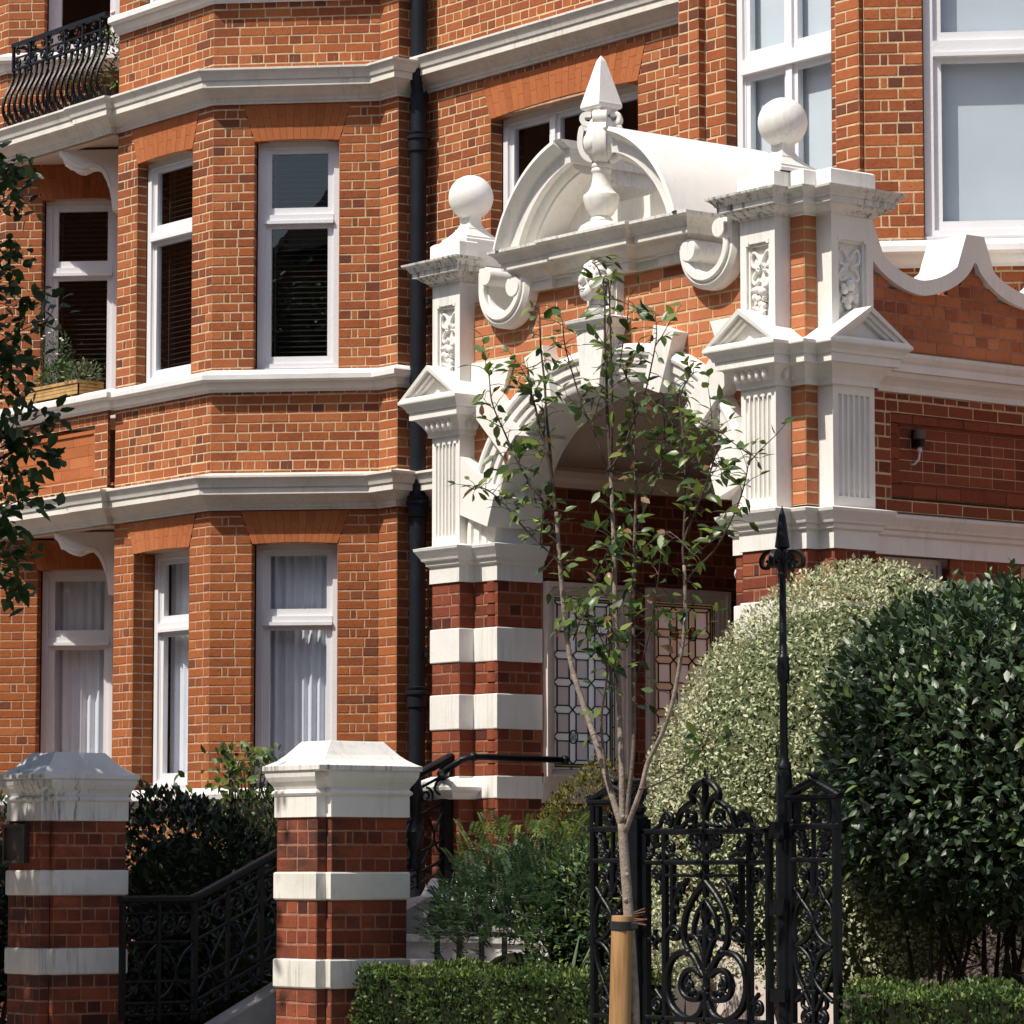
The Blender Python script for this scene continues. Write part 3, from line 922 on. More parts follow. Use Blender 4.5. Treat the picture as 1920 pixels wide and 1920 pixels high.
for i in range(11):
    x = bx0 + .08 + (bx1 - bx0 - .1) * i / 10.5
    mb = MB()
    mb.ribbon(fb, spiral(x, bz + .57, .050, 1.6, R_(-90), 1 if i % 2 else -1), .016, -.008, .008); part('scroll', mb, 'iron', BL)
    mb = MB(); mb.ribbon(fb, spiral(x, bz + .675, .036, 1.3, R_(90), -1 if i % 2 else 1), .011, -.007, .007); part('scroll', mb, 'iron', BL)
    mb = MB()
    w = [(x + a * .05, byy - .07 - .02 * math.sin(b), bz + .07 + .05 * math.sin(b)) for a, b in ((math.cos(t), t) for t in np.linspace(0, 6.0, 12))]
    mb.tube(w, .007, 5); part('scroll', mb, 'iron', BL)
# end return and mesh guard at the foot
mb = MB()
for i in range(40):
    x = bx0 + (bx1 - bx0) * i / 40
    mb.tube([(x, byy - .09, bz + .0), (x + .035, byy - .10, bz + .14)], .003, 3, cap=False); mb.tube([(x + .035, byy - .09, bz + .0), (x, byy - .10, bz + .14)], .003, 3, cap=False)
part('mesh_guard', mb, 'iron', BL, kind='stuff')
mb = MB()
for yy in (1.55, 1.75, 1.95): mb.tube([(bx0, yy - .0, bz), (bx0 - .05, yy, bz + .15), (bx0, yy, bz + .45), (bx0, yy, bz + .73)], .012, 6)
mb.box(bx0 - .012, bx0 + .012, byy, 2.05, bz + .715, bz + .75)
part('return_panel', mb, 'iron', BL)

# ------------------------------------------------------------------ drainpipe
DP = thing('drainpipe', 'black cast iron drainpipe in the corner between the bay and the porch', 'drainpipe', (-7.335, 2.575, 0))
px_, py_ = -7.335, 2.575
pr = 0.066
for z0, z1 in ((8.0, 10.2), (4.66, 7.78), (0.0, 4.55)):
    mb = MB(); mb.lathe([(pr, z0), (pr, z1)], (px_, py_, 0), 20); part('pipe_section', mb, 'pipe', DP, smooth=40)
for z in (7.42, 4.50, 3.0):
    mb = MB(); mb.lathe([(pr, z - .12), (pr + .014, z - .11), (pr + .014, z - .02), (pr + .028, z - .012), (pr + .028, z + .012), (pr + .012, z + .02), (pr + .02, z + .03), (pr + .02, z + .045), (pr, z + .05)], (px_, py_, 0), 20)
    if z != 3.0: mb.lathe([(pr, z + .05), (pr * .98, z + .16), (pr * .6, z + .24), (pr * .55, z + .34)], (px_, py_, 0), 16)
    part('pipe_collar', mb, 'pipe', DP, smooth=40)
mb = MB(); mb.tube([(px_, py_, 7.7), (px_, py_ - .03, 7.9), (px_, py_, 8.1)], pr * .75, 10); part('pipe_section', mb, 'pipe', DP, smooth=40)
for z in (6.1, 3.3, 1.9):
    mb = MB(); mb.box(px_ - .10, px_ + .10, py_ + .02, py_ + .06, z - .02, z + .02); part('pipe_bracket', mb, 'pipe', DP)
# ------------------------------------------------------------------ entrance porch
PO = thing('entrance_porch', 'white and brick arched entrance porch with broken pediment and ball finials', 'porch', (-1.8, 0, 0))
PM = MB(); PB = MB()
XC, AA, AB, AS, AP = -1.80, 1.17, 0.95, 3.70, 2.3
def arch_pt(t, off=0.0):
    """superelliptic arch; t in 0..pi from right to left, off = outward offset"""
    c, s = math.cos(t), math.sin(t)
    f = lambda t: (AA * math.copysign(abs(math.cos(t)) ** (2 / AP), math.cos(t)), AB * abs(math.sin(t)) ** (2 / AP))
    x, z = f(t)
    e = 0.004
    a, b = f(max(t - e, 1e-4)), f(min(t + e, math.pi - 1e-4))
    dx, dz = b[0] - a[0], b[1] - a[1]
    l = math.hypot(dx, dz) or 1
    return XC + x + dz / l * off, AS + z - dx / l * off
_ts = []
for i in range(61):
    u = i / 60
    _ts.append(math.pi * (u + 0.07 * math.sin(4 * math.pi * u) / (1.2)))
_ts[0], _ts[-1] = 0.0005, math.pi - 0.0005
EXTR = [arch_pt(t, 0.24) for t in _ts]
def arch_hole(z, off=0.22):
    if z <= AS: return [(XC - AA, XC + AA)]
    xs = []
    pts = [arch_pt(t, off) for t in _ts]
    for a, b in zip(pts, pts[1:]):
        if (a[1] - z) * (b[1] - z) <= 0 and a[1] != b[1]:
            xs.append(a[0] + (b[0] - a[0]) * (z - a[1]) / (b[1] - a[1]))
    return [(min(xs), max(xs))] if len(xs) >= 2 else []
LP = [(-3.52, 0.5), (-3.52, -.12), (-3.22, -.12), (-3.22, 0), (-2.97, 0), (-2.97, .366)]
RP = [(-.63, .366), (-.63, 0), (-.436, 0), (-.436, -.12), (-.128, -.12), (-.128, 0), (0, 0), (0, .10), (.127, .10), (.127, .436), (0, .436), (0, 2.55)]
def faces(path):
    for a, b in zip(path, path[1:]):
        yield Fr(a[0], a[1], b[0] - a[0], b[1] - a[1]), math.hypot(b[0] - a[0], b[1] - a[1])
SIDEWIN = (0.62, 1.12)
def banded(path, tag):
    zb = [(0.6, 2.077), (2.222, 2.526), (2.754, 2.965), (3.186, 3.49)]
    for i, (fr, L) in enumerate(faces(path)):
        side = tag == 'R' and i == len(path) - 2
        for z0, z1 in zb:
            n = max(1, round((z1 - z0) / .0755)); c = (z1 - z0) / n
            h = (lambda z: [(0.20, 0.74), (1.35, 1.95)]) if side else None
            brickwall(PO, PB, fr, L, z0, z1, h, 'brick_red', i % 2, course=c, zoff=z0, dark=.1, st=.215 if L > .3 else L * .62 if L > .15 else .3, hd=.1025 if L > .15 else .3, closer=L > .3)
    for z0, z1 in ((2.077, 2.222), (2.526, 2.754), (2.965, 3.186)):
        mb = MB()
        p = path[:-1] + [(0, .62)] if tag == 'R' else path
        mb.sweep([(0, z0), (.006, z0), (.009, z0 + .006), (.009, z1 - .006), (.006, z1), (0, z1)], p)
        part('white_band', mb, 'white', PO)
banded(LP, 'L'); banded(RP, 'R')
# plinths
for path in (LP, RP):
    mb = MB(); mb.sweep([(0, 0), (.09, 0), (.09, 1.30), (.075, 1.36), (.075, 1.40), (.04, 1.47), (.03, 1.50), (0, 1.56)], path); part('plinth', mb, 'white' if path is LP else 'pinkwhite', PO)
# nook shafts: a quarter roll at the arch edge of each pier
for x in (-3.035,):
    for z0, z1, m in ((1.56, 2.077, 'brick_red'), (2.077, 2.222, 'white'), (2.222, 2.526, 'brick_red'), (2.526, 2.754, 'white'), (2.754, 2.965, 'brick_red'), (2.965, 3.186, 'white'), (3.186, 3.49, 'brick_red')):
        n = 1 if m == 'white' else round((z1 - z0) / .0755)
        for k in range(n):
            a, b = z0 + (z1 - z0) * k / n, z0 + (z1 - z0) * (k + 1) / n
            g = .004 if m != 'white' else 0
            mb = MB(); mb.lathe([(.046, a + g), (.050, a + g + .003), (.050, b - g - .003), (.046, b - g)], (x, .028, 0), 14, tn=random.gauss(.5, .15)); part('nook_shaft', mb, m, PO, smooth=40)
# imposts and mid cornices, caps
def prof_impost(z): return [(0, z), (.012, z), (.012, z + .105), (.03, z + .118), (.034, z + .14), (.05, z + .15), (.056, z + .165), (.075, z + .195), (.088, z + .215), (.092, z + .232), (0, z + .25)]
def prof_mid(z, p=.165): return [(0, z), (.02, z), (.022, z + .03), (.03, z + .045), (.05, z + .075), (.075, z + .105), (.082, z + .115), (.11, z + .118), (.11, z + .165), (.122, z + .17), (.128, z + .188), (.142, z + .205), (p - .002, z + .222), (p, z + .228), (p, z + .243), (0, z + .262)]
def prof_cap(z): return [(0, z), (.016, z), (.02, z + .012), (.05, z + .03), (.068, z + .045), (.07, z + .052), (.098, z + .054), (.098, z + .086), (.108, z + .09), (.115, z + .105), (.132, z + .122), (.15, z + .132), (.153, z + .145), (0, z + .158)]
def prof_side_mid(z): return [(0, z), (.015, z), (.018, z + .035), (.04, z + .06), (.07, z + .085), (.08, z + .11), (.105, z + .115), (.105, z + .16), (.12, z + .175), (.135, z + .2), (.14, z + .222), (0, z + .245)]
for path in (LP, RP[:11] + [(0, 2.55)]):
    mb = MB(); mb.sweep(prof_impost(3.49), path); part('impost', mb, 'white', PO)
LPm = [(-3.52, 0.3), (-3.52, -.12), (-3.22, -.12), (-3.22, 0.02)]
RPm = [(-.436, .02), (-.436, -.12), (-.128, -.12), (-.128, 0), (0, 0), (0, .10), (.127, .10), (.127, .436), (0.0, .436)]
for path in (LPm, RPm):
    mb = MB(); mb.sweep(prof_mid(4.46), path); part('pier_cornice', mb, 'white', PO)
    cp = path if path is LPm else RPm[:-1] + [(-.05, .436)]
    mb = MB(); mb.sweep(prof_cap(5.475), cp); part('pier_cap', mb, 'white_stain', PO)
    mb = MB(); mb.sweep([(0, 5.62), (.0, 5.625), (.012, 5.63), (.012, 5.74), (.0, 5.75), (-.06, 5.752)], [(a + (.0), b) for a, b in cp]); part('parapet_block', mb, 'white', PO)
mb = MB(); mb.sweep(prof_side_mid(4.47), [(0.0, .436 + .14), (0, 2.55)]); part('side_cornice', mb, 'white', PO)
def solid(x0, x1, y0, y1, z0, z1, nm, mat='white'):
    mb = MB(); mb.box(x0, x1, y0, y1, z0, z1); return part(nm, mb, mat, PO)
solid(-3.515, -3.225, -.115, .3, 5.60, 5.755, 'cap_top'); solid(-.431, -.133, -.115, .44, 5.60, 5.752, 'cap_top'); solid(-.13, -.005, .005, .42, 5.60, 5.751, 'cap_top'); solid(-.004, .122, .105, .43, 5.60, 5.750, 'cap_top')
# egg-and-dart under the pier cornices
ed = MB()
for fr, L in list(faces([(-3.52, -.12), (-3.22, -.12), (-3.22, 0)])) + list(faces([(-.436, -.12), (-.128, -.12), (-.128, 0)])):
    k = max(2, int(L / .052))
    for i in range(k):
        s = L * (i + .5) / k
        c = fr.P(s, .058, 4.532)
        ed.ell(c, (.021, .021, .042), 8, 6)
part('egg_and_dart', ed, 'white', PO, smooth=True, kind='stuff')
# fluted shafts z 3.74 - 4.46
def fluted(fr, L, nfl):
    mb = MB()
    m = .035; w = (L - 2 * m) / nfl
    z0, z1, zg0, zg1 = 3.735, 4.47, 3.80, 4.405
    mb.fbox(fr, 0, L, -.2, 0, z0, zg0); mb.fbox(fr, 0, L, -.2, 0, zg1, z1)
    row = [(0, -.2), (0, 0)]
    for i in range(nfl):
        a = m + i * w; fl = w * .30
        row.append((a + fl / 2, 0))
        r = (w - fl) / 2
        for k in range(7):
            t = math.pi * k / 6
            row.append((a + w / 2 - r * math.cos(t), -.02 * math.sin(t) - .001))
        row.append((a + w - fl / 2, 0))
    row += [(L, 0), (L, -.2)]
    mb.strip([[fr.P(s, d, zg0) for s, d in row], [fr.P(s, d, zg1) for s, d in row]])
    return part('fluted_pilaster', mb, 'white', PO)
fluted(Fr(-3.52, -.12, 1, 0), .30, 6); fluted(Fr(-.436, -.12, 1, 0), .308, 6); fluted(Fr(.127, .10, 0, 1), .336, 6)
solid(-3.519, -3.221, .079, .3, 3.73, 4.47, 'pilaster_back'); solid(-.435, -.129, .079, .3, 3.73, 4.47, 'pilaster_back')
# upper carved shafts with sunk panel
def carved(fr, L, side=False):
    z0, z1 = 4.70, 5.48
    mb = MB()
    a, b, c, d = .055, L - .055, 4.80, 5.33
    mb.fbox(fr, 0, L, -.26, -.045, z0, z1)
    mb.fbox(fr, 0, a, -.045, 0, z0, z1); mb.fbox(fr, b, L, -.045, 0, z0, z1); mb.fbox(fr, a, b, -.045, 0, d, z1); mb.fbox(fr, a, b, -.045, 0, z0, c)
    part('carved_pilaster', mb, 'white', PO)
    mo = MB(); box_frame(mo, fr, a, b, c, d, .016, -.044, -.018)
    for s in (a - .006, b - .02):
        mo.fbox(fr, s, s + .026, -.03, .004, d - .012, d + .014)
    part('panel_moulding', mo, 'white', PO)
    rn = random.Random(3 if side else 4)
    fd = MB(); m = L / 2
    for sg in (-1, 1):
        fd.ribbon(fr, [(m + sg * x, z) for x, z in smooth_path([(.0, 5.20), (.03, 5.255), (.065, 5.28), (.085, 5.25), (.075, 5.20), (.045, 5.185), (.02, 5.16)], 4)], .016, -.046, -.022)
        fd.ribbon(fr, [(m + sg * x, z) for x, z in smooth_path([(.01, 5.18), (.05, 5.16), (.08, 5.12), (.06, 5.09), (.02, 5.11)], 4)], .02, -.046, -.026)
    def lf(s, z, l, w, an, d=.0):
        c_, s_ = math.cos(an), math.sin(an)
        q = [(0, 0), (l * .4, w), (l, 0), (l * .4, -w)]
        v = [fr.P(s + x * c_ - y * s_, -.042 + d, z + x * s_ + y * c_) for x, y in q] + [fr.P(s + .45 * l * c_, -.012 + d, z + .45 * l * s_)]
        fd.add(v, [(0, 4, 1), (1, 4, 2), (2, 4, 3), (3, 4, 0)])
    for k in range(6):
        lf(m, 5.17, .07, .02, R_(90 + (k - 2.5) * 40))
    for k in range(9):
        z = 5.06 - k * .032
        w = .062 * (1 - k / 9.5)
        for _ in range(3 if k < 6 else 1):
            r = rn.uniform(.016, .034) * (1 - .055 * k)
            fd.ell(fr.P(m + rn.uniform(-w, w), -.028 + rn.uniform(0, .012), z + rn.uniform(-.012, .012)), (r, r, r * rn.uniform(.9, 1.25)), 9, 6)
    for k in range(8):
        lf(m + rn.uniform(-.05, .05), 5.06 - k * .03, .06, .02, R_(rn.choice((200, 340, 230, 310)) + rn.uniform(-20, 20)), .01)
    for k in range(5):
        lf(m + (k - 2) * .012, 4.82 + abs(k - 2) * .012, .05, .011, R_(270 + (k - 2) * 25))
    part('carved_fruit_drop', fd, 'white', PO, smooth=50)
carved(Fr(-3.52, -.12, 1, 0), .30); carved(Fr(-.436, -.12, 1, 0), .308); carved(Fr(.127, .10, 0, 1), .336, True)
# little pediments on the pier cornices
def pediment(fr, L, p=.165, ap=.215, back=.30):
    z0 = 4.7035
    a, b, m = -p + .004, L + p - .004, L / 2
    out = [(a, z0), (b, z0), (m, z0 + ap)]
    def inset(k, kz): return [(a + k * 1.7, z0 + kz), (b - k * 1.7, z0 + kz), (m, z0 + ap - k * .95)]
    mb = MB()
    # raking mouldings as stepped rings
    steps = [(0.0, .0, p - .004), (.035, .018, p - .03), (.062, .02, p - .055), (.085, .022, p - .09)]
    for (k0, kz0, d0), (k1, kz1, d1) in zip(steps, steps[1:]):
        o_, i_ = inset(k0, kz0) if k0 else out, inset(k1, kz1)
        f0 = [fr.P(s, d0, z) for s, z in o_]; f1 = [fr.P(s, d0 - .004, z) for s, z in i_]; f2 = [fr.P(s, d1, z) for s, z in i_]
        mb.add(f0 + f1 + f2, [(1, 2, 5, 4), (2, 0, 3, 5), (0, 1, 4, 3), (4, 5, 8, 7), (5, 3, 6, 8), (3, 4, 7, 6)])
    k1 = inset(steps[-1][0], steps[-1][1])
    mb.add([fr.P(s, steps[-1][2] - .002, z) for s, z in k1], [(0, 1, 2)])
    # roof slopes
    r0 = [fr.P(s, steps[0][2], z) for s, z in out]; r1 = [fr.P(s, -back, z) for s, z in out]
    mb.add(r0 + r1, [(1, 4, 5, 2), (2, 5, 3, 0), (0, 3, 4, 1)])
    part('pediment', mb, 'white', PO)
pediment(Fr(-3.52, -.12, 1, 0), .30); pediment(Fr(-.436, -.12, 1, 0), .308); pediment(Fr(.127, .10, 0, 1), .336)
# porch front brickwork
FW = Fr(-3.22, 0, 1, 0)
USC = [(-2.80, 5.385, .262), (-.775, 5.385, .262)]
UHR = .225     # centres and radii of the concave sweeps
def front_hole(z):
    r = [(a + 3.22, b + 3.22) for a, b in arch_hole(z)]
    for cx, cz, rr in USC:
        if z > cz: r.append((cx - UHR + 3.22, cx + UHR + 3.22))
        elif z > cz - UHR:
            h = math.sqrt(UHR * UHR - (z - cz) ** 2); r.append((cx - h + 3.22, cx + h + 3.22))
    return r
brickwall(PO, PM, FW, 3.092, 3.75, 5.34, front_hole, 'brick_porch', 0, tsd=.10, dark=.01)
# brick corner strip between the two right pilasters
for fr, L in (list(faces(RP))[5], list(faces(RP))[6]):
    for z0, z1 in ((3.74, 4.46), (4.72, 5.475)):
        brickwall(PO, PM, fr, L, z0, z1, None, 'brick_porch', 0, st=.3, hd=.3)
# side wall of the porch
SW = Fr(0, .436, 0, 1)
PAN = (.255, 2.1, 3.845, 4.365)
def side_hole(z): return [(PAN[0], PAN[1])] if PAN[2] < z < PAN[3] else []
brickwall(PO, PM, SW, 2.1, 3.74, 4.47, side_hole, 'brick_red', 0, tmean=.55)
def wavy(y):
    """underside of the wavy coping"""
    k = y - .436
    per = .92
    cyc = (k - .49) / per
    u = (cyc - math.floor(cyc + .5)) * per
    return 5.075 + .30 * (1 - math.sqrt(max(0, 1 - (u / .46) ** 2 * .995))) ** .82
def wav_hole(z):
    out = []; st = None; n = 210
    for i in range(n + 1):
        s = 2.1 * i / n
        hole = wavy(.436 + s) < z
        if hole and st is None: st = s
        if (not hole or i == n) and st is not None: out.append((st, s)); st = None
    return out
brickwall(PO, PB, SW, 2.1, 4.72, 5.45, wav_hole, 'brick_porch', 1, tmean=.3, tsd=.13)
part('masonry', PM, 'mortar', PO)
# recessed tiled panel
pb = MB(); pb.fbox(SW, PAN[0], PAN[1], -.12, -.0365, PAN[2], PAN[3]); part('panel_back', pb, 'mortar', PO)
pf = MB()
P = SW.P
for (s0, s1, z0, z1, vert) in ((PAN[0], PAN[1], PAN[3] - .075, PAN[3], 0), (PAN[0], PAN[1], PAN[2], PAN[2] + .075, 0), (PAN[0], PAN[0] + .075, PAN[2] + .076, PAN[3] - .076, 1)):
    q_ = s0
    while not vert and q_ < s1 - .03:
        e_ = min(q_ + random.uniform(.19, .215), s1); pf.fbox(SW, q_ + .002, e_ - .002, -.05, -.012 + random.uniform(-.002, .002), z0 + .002, z1 - .002, random.gauss(.45, .16)); q_ = e_
    q_ = z0
    while vert and q_ < z1 - .03:
        e_ = min(q_ + .075, z1); pf.fbox(SW, s0 + .002, s1 - .002, -.05, -.012 + random.uniform(-.002, .002), q_ + .002, e_ - .002, random.gauss(.45, .16)); q_ = e_
    if vert: pf.fbox(SW, s0 + .045, s1 + .02, -.05, -.026, z0 - .02, z1 + .02, .5)
    else: pf.fbox(SW, s0 + .05, s1, -.05, -.026, z0 + (-.02 if z0 > 4.1 else .05), z1 + (-.05 if z0 > 4.1 else .02), .3)
part('panel_moulding', pf, 'brick_red', PO, kind='stuff')
for r in range(5):
    z0 = PAN[2] + .097 + r * .0655
    l = .198 if r % 2 == 0 else .099
    s = PAN[0] + .097 - (0 if r % 2 == 0 else .0)
    while s < PAN[1] - .02:
        e = min(s + l, PAN[1])
        tb = MB(); tb.fbox(SW, s + .003, e - .003, -.06, -.0345, z0 + .003, z0 + .0625, random.gauss(.45, .12)); part('panel_brick', tb, 'brick_red', PO)
        s = e
part('pier_masonry', PB, 'mortar_dark', PO, kind='stuff')
emit_bricks(PO)
# wall behind brickwork, porch roof and inner room
solid(-.62, -.14, .30, 2.6, 3.5, 4.5, 'side_wall_core', 'cream')
solid(-.30, -.015, .45, 2.6, 4.5, 5.05, 'side_wall_core', 'cream')
def sweep_wavy():
    mb = MB(); n = 96
    rows = []
    for i in range(n + 1):
        y = .436 + 2.1 * i / n
        e = .002
        dz = (wavy(y + e) - wavy(y - e)) / (2 * e)
        l = math.hypot(1, dz); ny, nz = -dz / l, 1 / l
        t = .092
        z = wavy(y)
        top = (y + ny * t, z + nz * t)
        u_ = ((y - .436 - .49) / .92) % 1.0
        if abs(u_ - .5) < .085: top = (y, 5.50)
        rows.append([(.035, y, z), (.035, top[0], top[1]), (-.30, top[0], top[1]), (-.30, y, z)])
    # flatten the crests
    rows = [[r[0], (r[1][0], r[1][1], min(r[1][2], 5.49)), (r[2][0], r[2][1], min(r[2][2], 5.49)), r[3]] for r in rows]
    mb.strip(rows, True)
    part('wavy_coping', mb, 'white', PO, smooth=40)
sweep_wavy()
# archivolt
prof = [(0, .366), (0, -.022), (.018, -.034), (.055, -.034), (.06, -.048), (.075, -.05), (.105, -.05), (.112, -.068), (.13, -.07), (.165, -.07), (.172, -.088), (.19, -.094), (.21, -.088), (.235, -.07), (.245, 0.0)]
mb = MB()
rows = []
for t in _ts:
    rows.append([(arch_pt(t, r)[0], d, arch_pt(t, r)[1]) for r, d in prof])
mb.strip(rows); part('archivolt', mb, 'white', PO, smooth=35)
# voussoir blocks: angle of their centre line, inner and outer radius along the normal
def block(t0, t1, r0, r1, d=-.13, flare=1.25, nm='voussoir_block'):
    tm = (t0 + t1) / 2
    a0 = arch_pt(t0, r0); a1 = arch_pt(t1, r0); c = arch_pt(tm, r0); co = arch_pt(tm, r1)
    vx, vz = co[0] - c[0], co[1] - c[1]
    b0 = (c[0] + (a0[0] - c[0]) * flare + vx, c[1] + (a0[1] - c[1]) * flare + vz)
    b1 = (c[0] + (a1[0] - c[0]) * flare + vx, c[1] + (a1[1] - c[1]) * flare + vz)
    mb = MB(); mb.prism(Fr(0, 0, 1, 0), [a1, a0, b0, b1][::1], .20, -d)
    # fbox/prism depth is outward positive: back .05 inside the wall
    part(nm, mb, 'white', PO)
def blk(poly, d0=-.30, d1=.115, nm='voussoir_block'):
    mb = MB(); f = Fr(0, 0, 1, 0); mb.prism(f, poly, d0, d1); part(nm, mb, 'white', PO)
def mirror(p): return [(2 * XC - x, z) for x, z in p[::-1]]
def ablock(tc, w0, w1, r0, r1):
    ci = arch_pt(tc, r0); co = arch_pt(tc, r1)
    dx, dz = co[0] - ci[0], co[1] - ci[1]; l = math.hypot(dx, dz); nx, nz = dx / l, dz / l; tx, tz = -nz, nx
    return [(ci[0] + tx * w0 / 2, ci[1] + tz * w0 / 2), (ci[0] - tx * w0 / 2, ci[1] - tz * w0 / 2), (co[0] - tx * w1 / 2, co[1] - tz * w1 / 2), (co[0] + tx * w1 / 2, co[1] + tz * w1 / 2)]
for tc, w0, w1, r1 in ((R_(114), .155, .20, .36), (R_(139), .18, .235, .42)):
    p = ablock(tc, w0, w1, -.03, r1); blk(p); blk(mirror(p))
# outer blocks that die into the pilasters
blk([(-3.23, 3.93), (-2.93, 3.83), (-2.86, 4.02), (-3.0, 4.16), (-3.23, 4.32)]); blk(mirror([(-3.23, 3.93), (-2.93, 3.83), (-2.86, 4.02), (-3.0, 4.16), (-3.23, 4.32)]))
blk([(-3.25, 4.70), (-2.98, 4.70), (-2.86, 4.74), (-2.78, 4.93), (-3.25, 4.935)], -.2, .03); blk(mirror([(-3.25, 4.70), (-2.98, 4.70), (-2.86, 4.74), (-2.78, 4.93), (-3.25, 4.935)]), -.2, .03)
# keystone with cap and carved head
blk([(XC - .085, 4.615), (XC + .085, 4.615), (XC + .145, 5.00), (XC - .145, 5.00)], -.2, .17, 'keystone')
mb = MB(); mb.sweep([(0, 4.985), (.015, 4.99), (.02, 5.01), (.045, 5.03), (.05, 5.05), (0, 5.065)], [(XC - .145, 0), (XC - .145, -.17), (XC + .145, -.17), (XC + .145, 0)])
mb.box(XC - .145, XC + .145, -.17, 0, 5.0, 5.062); part('keystone_cap', mb, 'white', PO)
mb = MB(); mb.box(XC - .13, XC + .13, -.06, .05, 5.06, 5.42); part('corbel_block', mb, 'white', PO)
hd = MB(); hy = -.15
hd.ell((XC, hy + .02, 5.285), (.075, .09, .105), 14, 10)          # skull
hd.ell((XC, hy - .045, 5.215), (.05, .045, .055), 12, 8)           # jaw and chin
hd.ell((XC, hy - .085, 5.285), (.017, .03, .035), 8, 6)            # nose
hd.ell((XC - .033, hy - .06, 5.315), (.022, .018, .011), 8, 5); hd.ell((XC + .033, hy - .06, 5.315), (.022, .018, .011), 8, 5)
hd.ell((XC - .033, hy - .064, 5.297), (.014, .014, .010), 8, 5); hd.ell((XC + .033, hy - .064, 5.297), (.014, .014, .010), 8, 5)
hd.ell((XC, hy - .082, 5.235), (.026, .016, .010), 8, 5); hd.ell((XC, hy - .078, 5.220), (.022, .016, .009), 8, 5)
hd.ell((XC - .05, hy - .03, 5.26), (.03, .04, .035), 8, 6); hd.ell((XC + .05, hy - .03, 5.26), (.03, .04, .035), 8, 6)
for k in range(7):
    a = R_(-6 + 32 * k); hd.ell((XC + .078 * math.cos(a), hy + .022, 5.30 + .092 * math.sin(a)), (.036, .058, .042), 9, 6)
hd.tube([(XC, hy + .05, 5.20), (XC, hy + .04, 5.12), (XC, hy + .02, 5.06)], [.06, .055, .085], 12)
for sg in (-1, 1):
    hd.ell((XC + sg * .105, -.085, 5.33), (.035, .04, .05), 10, 6); hd.ell((XC + sg * .10, -.08, 5.20), (.02, .035, .09), 8, 6); hd.ell((XC + sg * .08, -.09, 5.10), (.03, .04, .03), 8, 6)
part('carved_head', hd, 'white', PO, smooth=True)
# entablature under the broken pediment
pe = [(-2.62, .9), (-2.62, -.055), (-2.33, -.055), (-2.33, -.02), (-2.08, -.02), (-2.08, -.09), (-1.52, -.09), (-1.52, -.02), (-1.27, -.02), (-1.27, -.055), (-.98, -.055), (-.98, .9)]
z = 5.33
mb = MB(); mb.sweep([(-.1, z), (.0, z), (.0, z + .055), (.014, z + .06), (.018, z + .075), (.03, z + .085), (.06, z + .115), (.075, z + .135), (.08, z + .14), (.105, z + .142), (.105, z + .185), (.115, z + .19), (.122, z + .205), (.145, z + .235), (.165, z + .248), (.168, z + .268), (0, z + .285)], pe)
part('entablature', mb, 'stone', PO)
mb = MB(); mb.sweep([(.16, z + .244), (.170, z + .250), (.1705, z + .268), (.15, z + .274)], pe); part('entablature_rim', mb, 'white_stain', PO)
solid(-2.60, -1.0, -.01, 1.0, 5.34, 5.60, 'entablature_core')
solid(-2.06, -1.54, -.08, .05, 5.42, 5.606, 'entablature_core')
# front wall upstand beside the sweeps, concave copings with volutes
for cx, cz, rr in USC:
    mb = MB(); fr = Fr(0, 0, 1, 0)
    pts = [(cx + (rr - .045) * math.cos(a), cz + (rr - .045) * math.sin(a)) for a in [R_(180 + 180 * k / 28) for k in range(29)]]
    pts = [(cx - rr + .045, cz + .12), (cx - rr + .045, cz + .06)] + pts + [(cx + rr - .045, cz + .06), (cx + rr - .045, cz + .10)]
    mb.ribbon(fr, pts, .105, -.36, .10); part('concave_coping', mb, 'white', PO, smooth=30)
    mb = MB(); pts2 = [(cx + (rr - .065) * math.cos(a), cz + (rr - .065) * math.sin(a)) for a in [R_(175 + 190 * k / 28) for k in range(29)]]
    mb.ribbon(fr, pts2, .05, .09, .118); part('coping_bead', mb, 'white', PO, smooth=30)
    for sg in (-1, 1):
        inn = (sg > 0) == (cx < XC)          # the volute next to the entablature hangs lower
        vz, vr = (cz - .015, .070) if inn else (cz + .085, .060)
        mb = MB(); mb.lathe([(vr - .004, 0), (vr, .008), (vr, .47)], (cx + sg * (rr - .12), -.125, vz), 20, (0, 1, 0)); part('volute', mb, 'white', PO, smooth=40)
        mb = MB(); mb.fbox(fr, min(cx + sg * (rr - .02), cx + sg * (rr - .125)), max(cx + sg * (rr - .02), cx + sg * (rr - .125)), -.35, .095, cz + .10, cz + .148); part('volute_neck', mb, 'white', PO)
solid(-3.215, -2.62, .06, .33, 4.9, 5.09, 'upstand_core', 'mortar'); solid(-.98, -.14, .06, .33, 4.9, 5.09, 'upstand_core', 'mortar')
